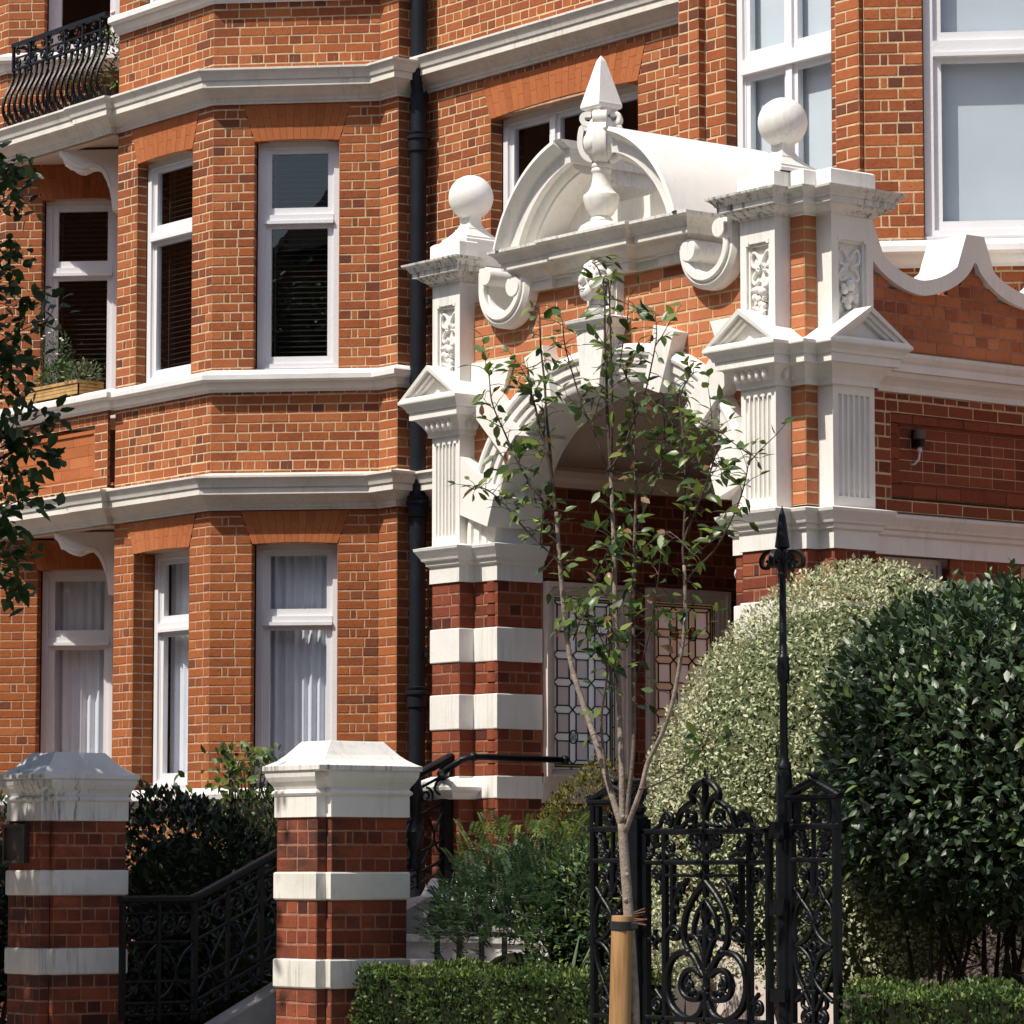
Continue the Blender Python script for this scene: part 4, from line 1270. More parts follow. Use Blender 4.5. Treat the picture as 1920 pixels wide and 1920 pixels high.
# broken segmental pediment: two halves of a moulded barrel
CZ, RO = 5.31, .95
ring = [(.95, -.245), (.95, 1.02), None, (.95, -.245), (.925, -.25), (.915, -.235), (.90, -.215), (.885, -.185), (.878, -.172), (.865, -.165), (.80, -.162), (.795, -.12), (.77, -.105), (.755, -.075), (.74, -.07), (.74, .20)]
def arc_half(a0, a1):
    n = 26
    mb = MB()
    segs, cur = [], []
    for q in ring:
        if q is None: segs.append(cur); cur = []
        else: cur.append(q)
    segs.append(cur)
    A_ = [a0 + (a1 - a0) * i / n for i in range(n + 1)]
    for sg in segs:
        mb.strip([[(XC + r * math.cos(a), d, CZ + r * math.sin(a)) for r, d in sg] for a in A_])
    part('pediment_arc', mb, 'white', PO, smooth=40)
    # inner soffit to the back and cut end
    mb = MB()
    mb.strip([[(XC + r * math.cos(a), d, CZ + r * math.sin(a)) for r, d in ((.74, .2), (.70, .2), (.70, 1.02), (.95, 1.02))] for a in A_])
    part('pediment_barrel', mb, 'white', PO, smooth=40)
    for ae, tilt in ((A_[-1], 1),):
        mb = MB(); c, s = math.cos(ae), math.sin(ae)
        pts = [(r, d) for r, d in ring[3:]] + [(.70, .2), (.70, 1.02), (.95, 1.02)]
        mb.add([(XC + r * c, d, CZ + r * s) for r, d in pts], [tuple(range(len(pts)))])
        # moulded return running back along the break
        sg = 1 if c < 0 else -1
        tx, tz = sg * abs(s), -c * sg * (1 if c > 0 else 1)
        def q(r, off, d): return (XC + r * c + sg * off, d, CZ + r * s)
        for r0, r1, off in ((.895, .952, .055), (.86, .894, .04), (.80, .859, .03)):
            mb.hexa([q(r0, 0, -.16), q(r0, off, -.16), q(r0, off, 1.0), q(r0, 0, 1.0), q(r1, 0, -.24 if r1 > .9 else -.165), q(r1, off + .012, -.24 if r1 > .9 else -.165), q(r1, off + .012, 1.0), q(r1, 0, 1.0)])
        part('pediment_return', mb, 'white', PO)
arc_half(R_(162.2), R_(107)); arc_half(R_(17.8), R_(73))
ty = MB()
pts = [(XC + .745 * math.cos(a), CZ + .745 * math.sin(a)) for a in [R_(23 + 32 * k / 10) for k in range(11)]]
left = [(2 * XC - x, z_) for x, z_ in pts[::-1]]
mid = [(XC + .30, 5.86), (XC + .20, 5.84), (XC - .20, 5.84), (XC - .30, 5.86)]
poly = [(XC - .69, 5.59), (XC + .69, 5.59)] + pts + mid + left
ty.prism(Fr(0, 0, 1, 0), poly, -.22, -.14); part('tympanum', ty, 'white', PO)
# centre finial
FX, FY = -1.795, -.08
fi = MB()
fi.lathe([(.15, 5.60), (.15, 5.615), (.13, 5.645), (.09, 5.668), (.07, 5.672)], (FX, FY, 0), 24)
part('finial_base', fi, 'white', PO, smooth=40)
fi = MB(); fi.lathe([(.066, 5.665), (.072, 5.68), (.066, 5.695), (.056, 5.702), (.075, 5.72), (.10, 5.76), (.113, 5.805), (.116, 5.83), (.113, 5.842), (.10, 5.85), (.082, 5.868), (.066, 5.90), (.058, 5.94), (.056, 5.975), (.06, 5.985), (.064, 5.99), (.064, 6.005), (.06, 6.012), (.066, 6.02), (.066, 6.035), (.05, 6.06)], (FX, FY, 0), 28)
part('finial_vase', fi, 'white', PO, smooth=40)
fi = MB()
fi.lathe([(.045, 6.04), (.075, 6.07), (.10, 6.13), (.107, 6.19), (.098, 6.25), (.085, 6.30), (.06, 6.34)], (FX, FY, 0), 20)
for k in range(4):
    an = R_(90 * k); ca, sa = math.cos(an), math.sin(an)
    fi.ell((FX + ca * .075, FY + sa * .075, 6.17), (.058, .058, .074), 12, 8)
    an += R_(45); fr = Fr(FX, FY, math.cos(an), math.sin(an))
    fi.ribbon(fr, smooth_path([(.05, 6.06), (.10, 6.085), (.128, 6.14), (.132, 6.20), (.122, 6.262), (.105, 6.272), (.085, 6.26)], 4), .034, -.042, .042)
    fi.ribbon(fr, smooth_path([(.06, 6.25), (.075, 6.285), (.105, 6.30), (.118, 6.325), (.105, 6.35), (.06, 6.352)], 4), .034, -.045, .045)
part('finial_cartouche', fi, 'white', PO, smooth=45)
def sq(z, h): return [(FX - h, FY - h, z), (FX + h, FY - h, z), (FX + h, FY + h, z), (FX - h, FY + h, z)]
fi = MB(); fi.strip([sq(z_, h) for z_, h in ((6.345, .062), (6.36, .07), (6.385, .075), (6.39, .088), (6.40, .094), (6.418, .094), (6.43, .09), (6.70, .022), (6.735, .003))], True)
part('finial_pyramid', fi, 'white', PO)
# ball finials
for bx, by in ((-3.37, .085), (-.255, .065)):
    mb = MB(); k0 = 5.75
    prof_ = ((k0, .148), (k0 + .02, .15), (k0 + .03, .138), (k0 + .042, .138), (k0 + .05, .12), (k0 + .075, .095), (k0 + .10, .075), (k0 + .108, .075), (k0 + .113, .066), (k0 + .14, .052), (k0 + .17, .048), (k0 + .20, .052))
    mb.strip([[(bx - h, by - h, z_), (bx + h, by - h, z_), (bx + h, by + h, z_), (bx - h, by + h, z_)] for z_, h in prof_], True); part('ball_neck', mb, 'white', PO)
    mb = MB(); r = .150; mb.lathe([(r * math.sin(math.pi * i / 24) + 1e-5, -r * math.cos(math.pi * i / 24)) for i in range(25)], (bx, by, k0 + .325), 36); part('ball_finial', mb, 'white', PO, smooth=True)
# inner room: left inner wall with two leaded windows, plaster vault
IW = Fr(-2.968, .366, 0, 1)
im = MB()
wins = [(.015, .725), (.885, 1.61)]
def ih(z): return [(a, b) for a, b in wins if 2.22 < z < 3.50]
brickwall(PO, im, IW, 2.33, 2.07, 4.15, ih, 'brick_red', 0, tmean=.4)
brickwall(PO, im, IW, 2.33, 0.6, 2.06, None, 'brick_red', 0, tmean=.4)
part('inner_wall', im, 'mortar_dark', PO)
emit_bricks(PO, limit=0)
mb = MB(); mb.sweep([(0, 4.13), (.02, 4.13), (.03, 4.16), (.06, 4.19), (.07, 4.23), (.05, 4.26), (0, 4.27)], [(-2.968, .37), (-2.968, 2.69)]); part('inner_cornice', mb, 'cream', PO)
mb = MB(); mb.fbox(IW, 0, 2.33, -.02, .012, 2.05, 2.22); mb.fbox(IW, 0, 2.33, -.02, .03, 2.18, 2.222); part('window_board', mb, 'pinkwhite', PO)
vt = MB()
def vlt(y): return [(XC + (AA + .0) * math.copysign(abs(math.cos(t)) ** (2 / AP), math.cos(t)), y, 4.2 + .62 * abs(math.sin(t)) ** (2 / AP)) for t in _ts]
vt.strip([vlt(.37), vlt(2.69)])
vt.strip([[(XC + 1.17 * math.copysign(abs(math.cos(t)) ** (2 / AP), math.cos(t)), .372, AS + AB * abs(math.sin(t)) ** (2 / AP)) for t in _ts], vlt(.371)])
part('vault', vt, 'cream', PO, smooth=50)
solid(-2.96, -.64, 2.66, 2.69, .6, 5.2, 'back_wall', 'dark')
solid(-3.3, -.30, .40, 2.62, 4.95, 5.02, 'porch_roof', 'cream')
solid(-.645, -.625, .37, 2.65, .6, 2.2, 'inner_wall_right', 'brick_red'); solid(-.645, -.625, .37, 2.65, 3.49, 4.25, 'inner_wall_right', 'brick_red')
solid(-.645, -.625, 1.18, 1.78, 2.2, 3.49, 'inner_wall_right', 'brick_red')
solid(-3.20, -3.16, .366, 2.69, .6, 2.2, 'outer_wall', 'brick_low'); solid(-3.20, -3.16, .366, 2.69, 3.52, 5.0, 'outer_wall', 'brick_low'); solid(-3.20, -3.16, 1.1, 1.25, 2.2, 3.52, 'outer_wall', 'brick_low')
# leaded windows
def leaded(fr, s0, s1, z0, z1, cols):
    fm = MB(); P = fr.P
    for k, (w, d) in enumerate(((.030, .045), (.055, .028), (.08, .012))):
        a = .0 if k == 0 else (.030, .055)[k - 1]
        fm.fbox(fr, s0 + a, s0 + w, -.06, d, z0, z1); fm.fbox(fr, s1 - w, s1 - a, -.06, d, z0, z1)
        fm.fbox(fr, s0 + w, s1 - w, -.06, d, z1 - w, z1 - a); fm.fbox(fr, s0 + w, s1 - w, -.06, d, z0 + a * .6, z0 + w * .6)
    f = part('leaded_window', fm, 'pinkwhite', PO)
    a, b, c, d = s0 + .08, s1 - .08, z0 + .05, z1 - .08
    bd = .018
    ca, cb, cc, cd = a + 2 * bd, b - 2 * bd, c + 2 * bd, d - 2 * bd
    nx, ny = 3, 6
    cw, ch = (cb - ca) / nx, (cd - cc) / ny
    lead = MB()
    def ln(x0, y0, x1, y1, w=.0075): lead.ribbon(fr, [(x0, y0), (x1, y1)], w, -.048, -.034)
    for o in (0, bd, 2 * bd):
        for q in ((a + o, c + o, b - o, c + o), (a + o, d - o, b - o, d - o), (a + o, c + o, a + o, d - o), (b - o, c + o, b - o, d - o)): ln(*q)
    for i in range(9): zz = c + (d - c) * i / 8; ln(a, zz, a + bd, zz); ln(b - bd, zz, b, zz)
    for i in range(4): ss = a + (b - a) * i / 3; ln(ss, c, ss, c + bd); ln(ss, d - bd, ss, d)
    panes = {k: MB() for k in cols}
    def pn(poly, kind):
        panes[kind].add([P(s, -.041, z) for s, z in poly], [tuple(range(len(poly)))])
    hx = cw * .26; hz = ch * .15
    for i in range(nx):
        x0, x1 = ca + i * cw, ca + (i + 1) * cw
        for j in range(ny):
            y0, y1 = cc + j * ch, cc + (j + 1) * ch
            # tall rectangle in the cell centre
            ra, rb, rc, rd = x0 + hx * .7, x1 - hx * .7, y0 + hz, y1 - hz
            for q in ((ra, rc, rb, rc), (ra, rd, rb, rd), (ra, rc, ra, rd), (rb, rc, rb, rd)): ln(*q)
            for cx_, cz_, ex, ez in ((ra, rc, x0, y0), (rb, rc, x1, y0), (ra, rd, x0, y1), (rb, rd, x1, y1)): ln(cx_, cz_, ex, ez)
            pn([(ra, rc), (rb, rc), (rb, rd), (ra, rd)], 'body')
            pn([(x0, y0), (ra, rc), (ra, rd), (x0, y1)], 'side'); pn([(x1, y1), (rb, rd), (rb, rc), (x1, y0)], 'side')
            pn([(x0, y0), (x1, y0), (rb, rc), (ra, rc)], 'hex'); pn([(x0, y1), (ra, rd), (rb, rd), (x1, y1)], 'hex')
    for (o0, o1) in ((0, bd), (bd, 2 * bd)):
        for poly in ([(a + o0, c + o0), (b - o0, c + o0), (b - o1, c + o1), (a + o1, c + o1)], [(a + o1, d - o1), (b - o1, d - o1), (b - o0, d - o0), (a + o0, d - o0)], [(a + o0, c + o0), (a + o1, c + o1), (a + o1, d - o1), (a + o0, d - o0)], [(b - o1, c + o1), (b - o0, c + o0), (b - o0, d - o0), (b - o1, d - o1)]): pn(poly, 'edge' if o0 else 'hex')
    bull = MB()
    for i in (1, 2):
        for j in (1, ny - 1):
            x, y = ca + i * cw, cc + j * ch
            p = P(x, -.034, y); bull.lathe([(.034, 0), (.030, .006), (.022, .003), (.012, .006), (.001, .011)], p, 14, (fr.nx, fr.ny, 0))
            lead.ribbon(fr, [(x + .035 * math.cos(t), y + .043 * math.sin(t)) for t in np.linspace(0, 2 * math.pi, 19)], .008, -.036, -.026)
    part('lead_cames', lead, 'lead', f)
    for k, mbp in panes.items(): part('lead_panes', mbp, cols[k], f, kind='stuff')
    part('bullseyes', bull, cols['side'], f, smooth=True)
leaded(IW, wins[0][0], wins[0][1], 2.222, 3.50, {'body': 'g_grey', 'side': 'g_clear', 'hex': 'g_clear', 'edge': 'g_yellow'})
leaded(IW, wins[1][0], wins[1][1], 2.222, 3.50, {'body': 'g_pink', 'side': 'g_amber', 'hex': 'g_amber', 'edge': 'g_yellow'})
OW = Fr(0.0, .436, 0, 1)
for a, b in ((.20, .74), (1.35, 1.95)):
    q = OW.at(0, -.13)
    leaded(q, a - .01, b + .01, 2.3, 3.485, {'body': 'g_grey', 'side': 'g_grey', 'hex': 'g_grey', 'edge': 'g_grey'})
# wall lamp and security camera hang on the porch but are things of their own
WLP = thing('wall_lamp', 'small black wall lamp with smoked dome on the shaded porch side panel', 'wall lamp', (0.0, .89, 4.2))
lx, ly = -.03, .915
mb = MB(); mb.box(lx - .02, lx + .012, ly - .024, ly + .024, 4.15, 4.255); part('back_plate', mb, 'iron', WLP)
mb = MB(); mb.lathe([(.026, 4.155), (.030, 4.16), (.034, 4.20)], (lx + .042, ly, 0), 16); part('lamp_body', mb, 'iron', WLP, smooth=40)
mb = MB(); mb.lathe([(.036, 4.20), (.038, 4.22), (.037, 4.238), (.030, 4.252), (.014, 4.26), (.001, 4.261)], (lx + .042, ly, 0), 16); part('lamp_dome', mb, 'lampgrey', WLP, smooth=40)
mb = MB(); mb.lathe([(.010, 4.12), (.014, 4.123), (.014, 4.14), (.010, 4.155)], (lx + .042, ly, 0), 12); mb.tube([(lx + .042, ly, 4.122), (lx + .04, ly - .004, 4.08), (lx + .022, ly - .02, 4.05), (lx - .005, ly - .035, 4.045)], .007, 8); part('conduit', mb, 'plastic_white', WLP, smooth=True)
SC = thing('security_camera', 'white dome security camera on the porch wall inside the arch', 'security camera', (-.66, .2, 3.4))
cx, cy, cz = -.69, .12, 3.40
mb = MB(); mb.lathe([(.05, 0), (.055, .01), (.055, .045), (.045, .055)], (cx + .06, cy, cz), 18, (-1, 0, 0)); part('camera_base', mb, 'plastic_white', SC, smooth=40)
mb = MB(); mb.ell((cx - .005, cy - .012, cz - .01), (.048, .048, .048), 16, 12); part('camera_ball', mb, 'plastic_white', SC, smooth=True)
mb = MB(); mb.lathe([(.024, 0), (.022, .012), (.001, .014)], (cx + .015, cy - .052, cz - .02), 14, (.45, -1, -.2)); part('camera_lens', mb, 'rubber', SC, smooth=40)
# ------------------------------------------------------------------ front boundary
GP = thing('gate_pillar', 'sunlit brick and white banded gate pillar with smooth white cap beside the clipped hedge', 'gate pillar', (-.94, -2.66, 0), 'banded gate pillars')
gpp = [(-1.16, -2.95), (-.77, -2.95), (-.77, -2.885), (-.722, -2.885), (-.722, -2.37), (-1.16, -2.37)]
gm = MB()
loop = gpp + [gpp[0]]
for i, (fr, L) in enumerate(faces(loop)):
    for z0, z1, n in ((.40, .965, 7), (1.124, 1.448, 4), (1.601, 1.904, 4)):
        brickwall(GP, gm, fr, L, z0, z1, None, 'brick_pillar', i % 2, course=(z1 - z0) / n, zoff=z0, st=.205 if L > .2 else .3, hd=.1 if L > .2 else .3, closer=L > .4, tmean=.55, dark=.12)
part('pillar_core', gm, 'mortar_dark', GP)
emit_bricks(GP)
for z0, z1 in ((.965, 1.124), (1.448, 1.601)):
    mb = MB(); mb.sweep([(-.02, z0), (.006, z0), (.012, z0 + .008), (.012, z1 - .008), (.006, z1), (-.02, z1)], gpp, True); part('white_band', mb, 'band', GP)
mb = MB(); mb.sweep([(-.02, 1.904), (.010, 1.904), (.010, 2.022), (.018, 2.026), (.024, 2.036), (.018, 2.048), (.008, 2.056), (.016, 2.075), (.034, 2.10), (.046, 2.125), (.05, 2.15), (.048, 2.165), (-.02, 2.168)], gpp, True); part('cap_moulding', mb, 'white', GP)
mb = MB(); mb.sweep([(-.02, .0), (.05, .0), (.05, .34), (.03, .40), (-.02, .40)], gpp, True); part('plinth', mb, 'white', GP)
mb = MB(); rows = []
cx, cy = -.941, -2.66
for z, k in ((2.155, .94), (2.163, 1.0), (2.186, 1.0), (2.198, .93), (2.22, .82), (2.248, .72), (2.285, .62), (2.318, .535), (2.326, .51), (2.328, .3)):
    hx, hy = (.219 + .058) * k, (.29 + .058) * k
    rows.append([(cx - hx, cy - hy, z), (cx + hx, cy - hy, z), (cx + hx, cy + hy, z), (cx - hx, cy + hy, z)])
mb.strip(rows, True); mb.add(rows[-1], [(0, 1, 2, 3)]); part('cap', mb, 'white', GP)
mb = MB(); mb.strip([[(cx - hx, cy - hy, z), (cx + hx, cy - hy, z), (cx + hx, cy + hy, z), (cx - hx, cy + hy, z)] for z, hx, hy in ((2.1605, .276, .347), (2.1625, .2795, .3505), (2.1865, .2795, .3505), (2.190, .272, .343))], True); part('cap_rim', mb, 'white_stain', GP)
def copy_thing(src, loc, label):
    r = src.copy(); COL.objects.link(r); r.location = loc; r['label'] = label
    ORG[r.name] = tuple(loc)
    for ch in list(src.children):
        c = ch.copy(); COL.objects.link(c); c.parent = r
        for g in list(ch.children):
            d = g.copy(); COL.objects.link(d); d.parent = c
    return r
GP2 = copy_thing(GP, (-.94 - 2.95, -2.66, .012), 'shaded brick and white banded gate pillar with streaked grey cap and dark plaque, at the far left')
for ch in GP2.children:
    if ch.name.split('.')[0] in ('cap', 'cap_moulding'):
        ch.material_slots[0].link = 'OBJECT'; ch.material_slots[0].material = M['white_stain']; ch['label'] = 'grey streaked ' + ch.name.split('.')[0].replace('_', ' ')
mb = MB(); mb.box(-4.125, -3.86, -2.975, -2.955, 1.655, 1.895)
fr = Fr(0, -2.975, 1, 0); box_frame(mb, fr, -4.125, -3.86, 1.655, 1.895, .02, 0, .012)
single('wall_plaque', mb, 'bronze', 'small dark bronze plaque fixed to the shaded left gate pillar', 'plaque')

# stone steps and string wall up to the porch
st = MB()
for k in range(9):
    y0 = -2.3 + .24 * k; st.box(-3.22, -.80, y0, 0.4, .02 + .148 * k if k else 0.0, .02 + .148 * (k + 1))
    st.box(-3.222, -.798, y0 - .025, y0 + .1, .148 * (k + 1) - .02, .022 + .148 * (k + 1))
part('stone_steps', st, 'steps')['kind'] = 'structure'
ws = MB(); f = Fr(-3.41, 0, 0, 1)
ws.prism(f, [(-2.64, 0), (-.05, 0), (-.05, 1.46), (-.25, 1.43), (-2.1, .52), (-2.64, .46)], -.2, 0.0)
single('string_wall', ws, 'ground', 'sloping grey stone coping under the black stair railing', 'stair wall')
# stair railing (rises towards the porch)
RL = thing('stair_railing', 'black ornamental iron stair railing climbing behind the gate pillars to the porch', 'railing', (-3.3, -1.4, .8))
rf = Fr(-3.3, 0, 0, 1)
def rz(y): return 1.44 if y < -2.1 else 1.44 + (y + 2.1) * (2.33 - 1.44) / (1.93)
ys = [-2.9, -2.1, -.17]
tr = MB(); tr.ribbon(rf, [(-2.64, 1.435), (-2.12, 1.437), (-2.06, 1.455), (-.12, 2.352)], .045, -.032, .032); part('top_rail', tr, 'iron', RL)
for off, w in ((-.085, .016), (-.26, .016), (-.50, .014), (-.63, .018), (-.70, .014)):
    mb = MB(); mb.ribbon(rf, [(-2.64, 1.435 + off), (-2.1, 1.437 + off), (-.15, 2.33 + off)], w, -.009, .009); part('rail', mb, 'iron', RL)
yk = [-2.62, -2.36, -2.1] + [-2.1 + .245 * k for k in range(1, 9)]
for i, y in enumerate(yk):
    mb = MB(); r = .011 if i % 2 else .016; mb.box(-3.3 - r, -3.3 + r, y - r, y + r, rz(y) - .74, rz(y) - .01); part('baluster', mb, 'iron', RL)
for a, b in zip(yk, yk[1:]):
    m = (a + b) / 2; w = (b - a)
    for q in (-1, 1):
        c = m + q * w * .25
        mb = MB(); mb.ribbon(rf, spiral(c, rz(c) - .17, .058, 1.5, R_(90), q), .013, -.008, .008); part('scroll', mb, 'iron', RL)
        mb = MB(); mb.ribbon(rf, spiral(c, rz(c) - .665, .03, 1.2, R_(90), q), .01, -.007, .007); part('scroll', mb, 'iron', RL)
    mb = MB(); mb.ribbon(rf, smooth_path([(a + .01, rz(a) - .28), (m - w * .2, rz(m) - .34), (m, rz(m) - .45), (m - w * .2, rz(m) - .56), (a + .01, rz(a) - .61)]), .012, -.006, .006)
    mb.ribbon(rf, smooth_path([(b - .01, rz(b) - .28), (m + w * .2, rz(m) - .34), (m, rz(m) - .45), (m + w * .2, rz(m) - .56), (b - .01, rz(b) - .61)]), .012, -.006, .006); part('loop', mb, 'iron', RL)
# ornate end standard and modern tubular handrail
mb = MB(); mb.box(-3.33, -3.27, -.20, -.14, 1.55, 2.3); part('newel', mb, 'iron', RL)
mb = MB(); mb.lathe([(.05, 1.62), (.045, 1.68), (.03, 1.72), (.05, 1.80), (.07, 1.86), (.03, 1.93), (.035, 2.05), (.055, 2.12), (.035, 2.2)], (-3.3, -.42, 0), 12); part('standard', mb, 'iron', RL, smooth=40)
mb = MB(); mb.tube([(-3.30, -.22, 2.235), (-3.12, -.30, 2.235), (-2.93, -.44, 2.25), (-2.82, -.40, 2.315), (-2.80, -.33, 2.332), (-2.80, -.2, 2.333), (-2.80, .43, 2.326)], .021, 12)
for p in ((-2.80, -.325, 2.332), (-2.80, .425, 2.326), (-3.25, -.24, 2.235)): mb.ell(p, (.031, .031, .031), 12, 8)
part('handrail', mb, 'iron', RL, smooth=True)
# buttress cap on the porch foot
mb = MB(); mb.sweep([(0, 2.07), (.04, 2.075), (.06, 2.11), (.09, 2.13), (.095, 2.15), (.05, 2.19), (0, 2.215)], [(-3.50, .0), (-3.50, -.16), (-3.22, -.16), (-3.22, 0)]); mb.box(-3.5, -3.22, -.16, 0, 2.072, 2.212); part('buttress_cap', mb, 'white', PO)
# low railing between the pillar and the shrubs
LR = thing('low_railing', 'low black scroll railing half hidden by the feathery shrub right of the sunlit pillar', 'railing', (-1.3, -1.2, .8))
lf_ = Fr(0, -1.25, 1, 0)
for z in (1.415, 1.235): 
    mb = MB(); mb.fbox(lf_, -2.0, -.55, -.012, .012, z - .014, z + .014); part('rail', mb, 'iron', LR)
for i in range(7):
    x = -1.94 + i * .22
    mb = MB(); mb.fbox(lf_, x - .012, x + .012, -.012, .012, .75, 1.235); part('post', mb, 'iron', LR)
    for q in (-1, 1):
        mb = MB(); mb.ribbon(lf_, spiral(x + q * .055, 1.325, .055, 1.4, R_(90), q), .018, -.01, .01); part('scroll', mb, 'iron', LR)

# ------------------------------------------------------------------ garden gate
GY = -2.95
gf = Fr(0, GY, 1, 0)
def g(X, Y): return (1.9198 + X * .001013, 2.1492 - Y * .000661)
GT = thing('garden_gate', 'black cast iron garden gate with scrolled crest, closed between two posts', 'gate', (2.5, GY, .6))
def bar(o, X0, Y0, X1, Y1, w=.02, t=.012, nm='bar'):
    w, t = w * 1.3, t * 1.3
    mb = MB(); mb.ribbon(gf, [g(X0, Y0), g(X1, Y1)], w, -t, t); part(nm, mb, 'iron', o)
def curve(o, pts, w=.016, t=.010, nm='scroll', mir=None, n=6):
    w, t = w * 1.25, t * 1.3
    for m in ((0, 1) if mir else (0,)):
        q = [((2 * mir - x) if m else x, y) for x, y in pts]
        mb = MB(); mb.ribbon(gf, smooth_path([g(*p) for p in q], n), w, -t, t); part(nm, mb, 'iron', o)
def curl(o, X, Y, r, a0, sgn, turns=1.4, w=.013, mir=None, lead=()):
    """a C scroll in plane: lead-in points then a spiral"""
    w *= 1.25
    for m in ((0, 1) if mir else (0,)):
        c = g((2 * mir - X) if m else X, Y)
        sp_ = spiral(c[0], c[1], r, turns, math.pi - a0 if m else a0, -sgn if m else sgn)
        ld = [g((2 * mir - x) if m else x, y) for x, y in lead]
        mb = MB(); mb.ribbon(gf, (smooth_path(ld + sp_[:1], 5)[:-1] if ld else []) + sp_, w, -.009, .011)
        e = sp_[-1]; p = gf.P(e[0], 0, e[1]); mb.ell(p, (.011, .016, .011), 8, 6)
        part('scroll', mb, 'iron', o)
def leafy(o, X, Y, an, l=.07, w=.022, mir=None, k=3):
    for m in ((0, 1) if mir else (0,)):
        c = g((2 * mir - X) if m else X, Y); aa = math.pi - an if m else an
        mb = MB()
        for j in range(k):
            a = aa + (j - (k - 1) / 2) * .55
            tip = (c[0] + l * math.cos(a), c[1] + l * math.sin(a))
            q = [(c[0], c[1]), (c[0] + .5 * l * math.cos(a) - w * .5 * math.sin(a), c[1] + .5 * l * math.sin(a) + w * .5 * math.cos(a)), tip, (c[0] + .5 * l * math.cos(a) + w * .5 * math.sin(a), c[1] + .5 * l * math.sin(a) - w * .5 * math.cos(a))]
            mid = gf.P(c[0] + .5 * l * math.cos(a), .018, c[1] + .5 * l * math.sin(a))
            v = [gf.P(s, .004, z) for s, z in q] + [mid] + [gf.P(s, -.01, z) for s, z in q]
            mb.add(v, [(3, 4, 0), (2, 4, 3), (1, 4, 2), (0, 4, 1), (0, 5, 6, 1), (1, 6, 7, 2), (2, 7, 8, 3), (3, 8, 5, 0), (5, 8, 7, 6)])
        part('leaf_ornament', mb, 'iron', o)
def rosette(o, X, Y, r=.03):
    c = g(X, Y); mb = MB()
    mb.ribbon(gf, [(c[0] + r * .62 * math.cos(t), c[1] + r * .62 * math.sin(t)) for t in np.linspace(0, 2 * math.pi, 17)], .012, -.012, .018)
    for k in range(4):
        a = R_(45 + 90 * k) if r < .025 else R_(90 * k)
        p0 = (c[0] + r * .7 * math.cos(a), c[1] + r * .7 * math.sin(a)); p1 = (c[0] + r * 1.75 * math.cos(a), c[1] + r * 1.75 * math.sin(a))
        mb.ribbon(gf, [p0, ((p0[0] + p1[0]) / 2, (p0[1] + p1[1]) / 2), p1], .016, -.011, .012, taper=[.7, .8, 1.7])
    part('rosette', mb, 'iron', o)
for q in ((100, 535, 1012, 535, .023), (118, 760, 1000, 760, .018), (118, 1895, 1000, 1895, .02), (118, 2200, 1000, 2200, .02)): bar(GT, *q, nm='rail')
bar(GT, 255, 855, 872, 855, .012, .008, 'rail')
for X, Y0, Y1, w in ((116, 520, 2260, .026), (262, 545, 2200, .022), (872, 545, 2200, .022), (1006, 520, 2260, .026), (560, 150, 1010, .018), (560, 1060, 2200, .022)): bar(GT, X, Y0, X, Y1, w)
for X in (320, 815): bar(GT, X, 765, X, 1210, .018)
GM_ = 560
curve(GT, [(345, 515), (362, 440), (385, 385), (440, 335), (470, 318), (462, 262), (490, 210), (525, 183), (560, 172)], .02, .012, 'crest', GM_)
curl(GT, 285, 445, .040, R_(-60), 1, 1.2, .014, GM_, [(180, 520), (225, 490), (245, 440), (275, 408)])
curl(GT, 452, 432, .048, R_(-100), 1, 1.3, .014, GM_, [(560, 460), (520, 490)])
curve(GT, [(555, 410), (535, 340), (505, 290), (468, 262)], .016, .012, 'crest', GM_)
curve(GT, [(420, 470), (390, 500), (360, 505)], .016, .01, 'scroll', GM_)
leafy(GT, 560, 395, R_(90), .06, .03)
mb = MB(); c = g(560, 170); mb.lathe([(.012, 0), (.016, .01), (.008, .02), (.007, .05), (.001, .068)], gf.P(c[0], 0, c[1]), 10); part('finial', mb, 'iron', GT)
mb = MB(); c = g(560, 170); mb.lathe([(.006, -.13), (.016, -.07), (.012, -.01), (.004, .0)], gf.P(c[0], 0, c[1]), 8); part('finial', mb, 'iron', GT)
curl(GT, 305, 650, .040, R_(-90), -1, 1.3, .014, GM_, [(285, 750), (380, 735), (340, 700)])
for an, X, Y in ((60, 600, 640), (20, 610, 660), (100, 585, 700)): leafy(GT, X, Y, R_(an), .075, .026, GM_)
curl(GT, 468, 600, .030, R_(0), 1, 1.2, .012, GM_, [(550, 690), (520, 600)])
leafy(GT, 180, 660, R_(60), .07, .026, GM_); leafy(GT, 180, 700, R_(140), .06, .024, GM_); leafy(GT, 195, 600, R_(110), .05, .022, GM_)
curl(GT, 215, 715, .022, R_(180), -1, 1.1, .01, GM_); curl(GT, 150, 715, .022, R_(0), 1, 1.1, .01, GM_)
rosette(GT, 550, 852, .030); rosette(GT, 190, 1325, .028); rosette(GT, 935, 1340, .028)
curve(GT, [(560, 895), (480, 1000), (425, 1110), (400, 1230), (408, 1330), (440, 1405)], .019, .012, 'arch_bar', GM_)
curve(GT, [(560, 1035), (505, 1120), (478, 1210), (475, 1300)], .015, .01, 'arch_bar', GM_)
curve(GT, [(560, 1060), (545, 1130), (560, 1200)], .02, .012, 'scroll', GM_)
for a in (40, 90, 0): leafy(GT, 575, 1290, R_(a), .06, .026, GM_)
leafy(GT, 560, 1190, R_(90), .07, .035)
curve(GT, [(555, 1480), (530, 1380), (500, 1310), (455, 1290), (440, 1320)], .016, .011, 'scroll', GM_)
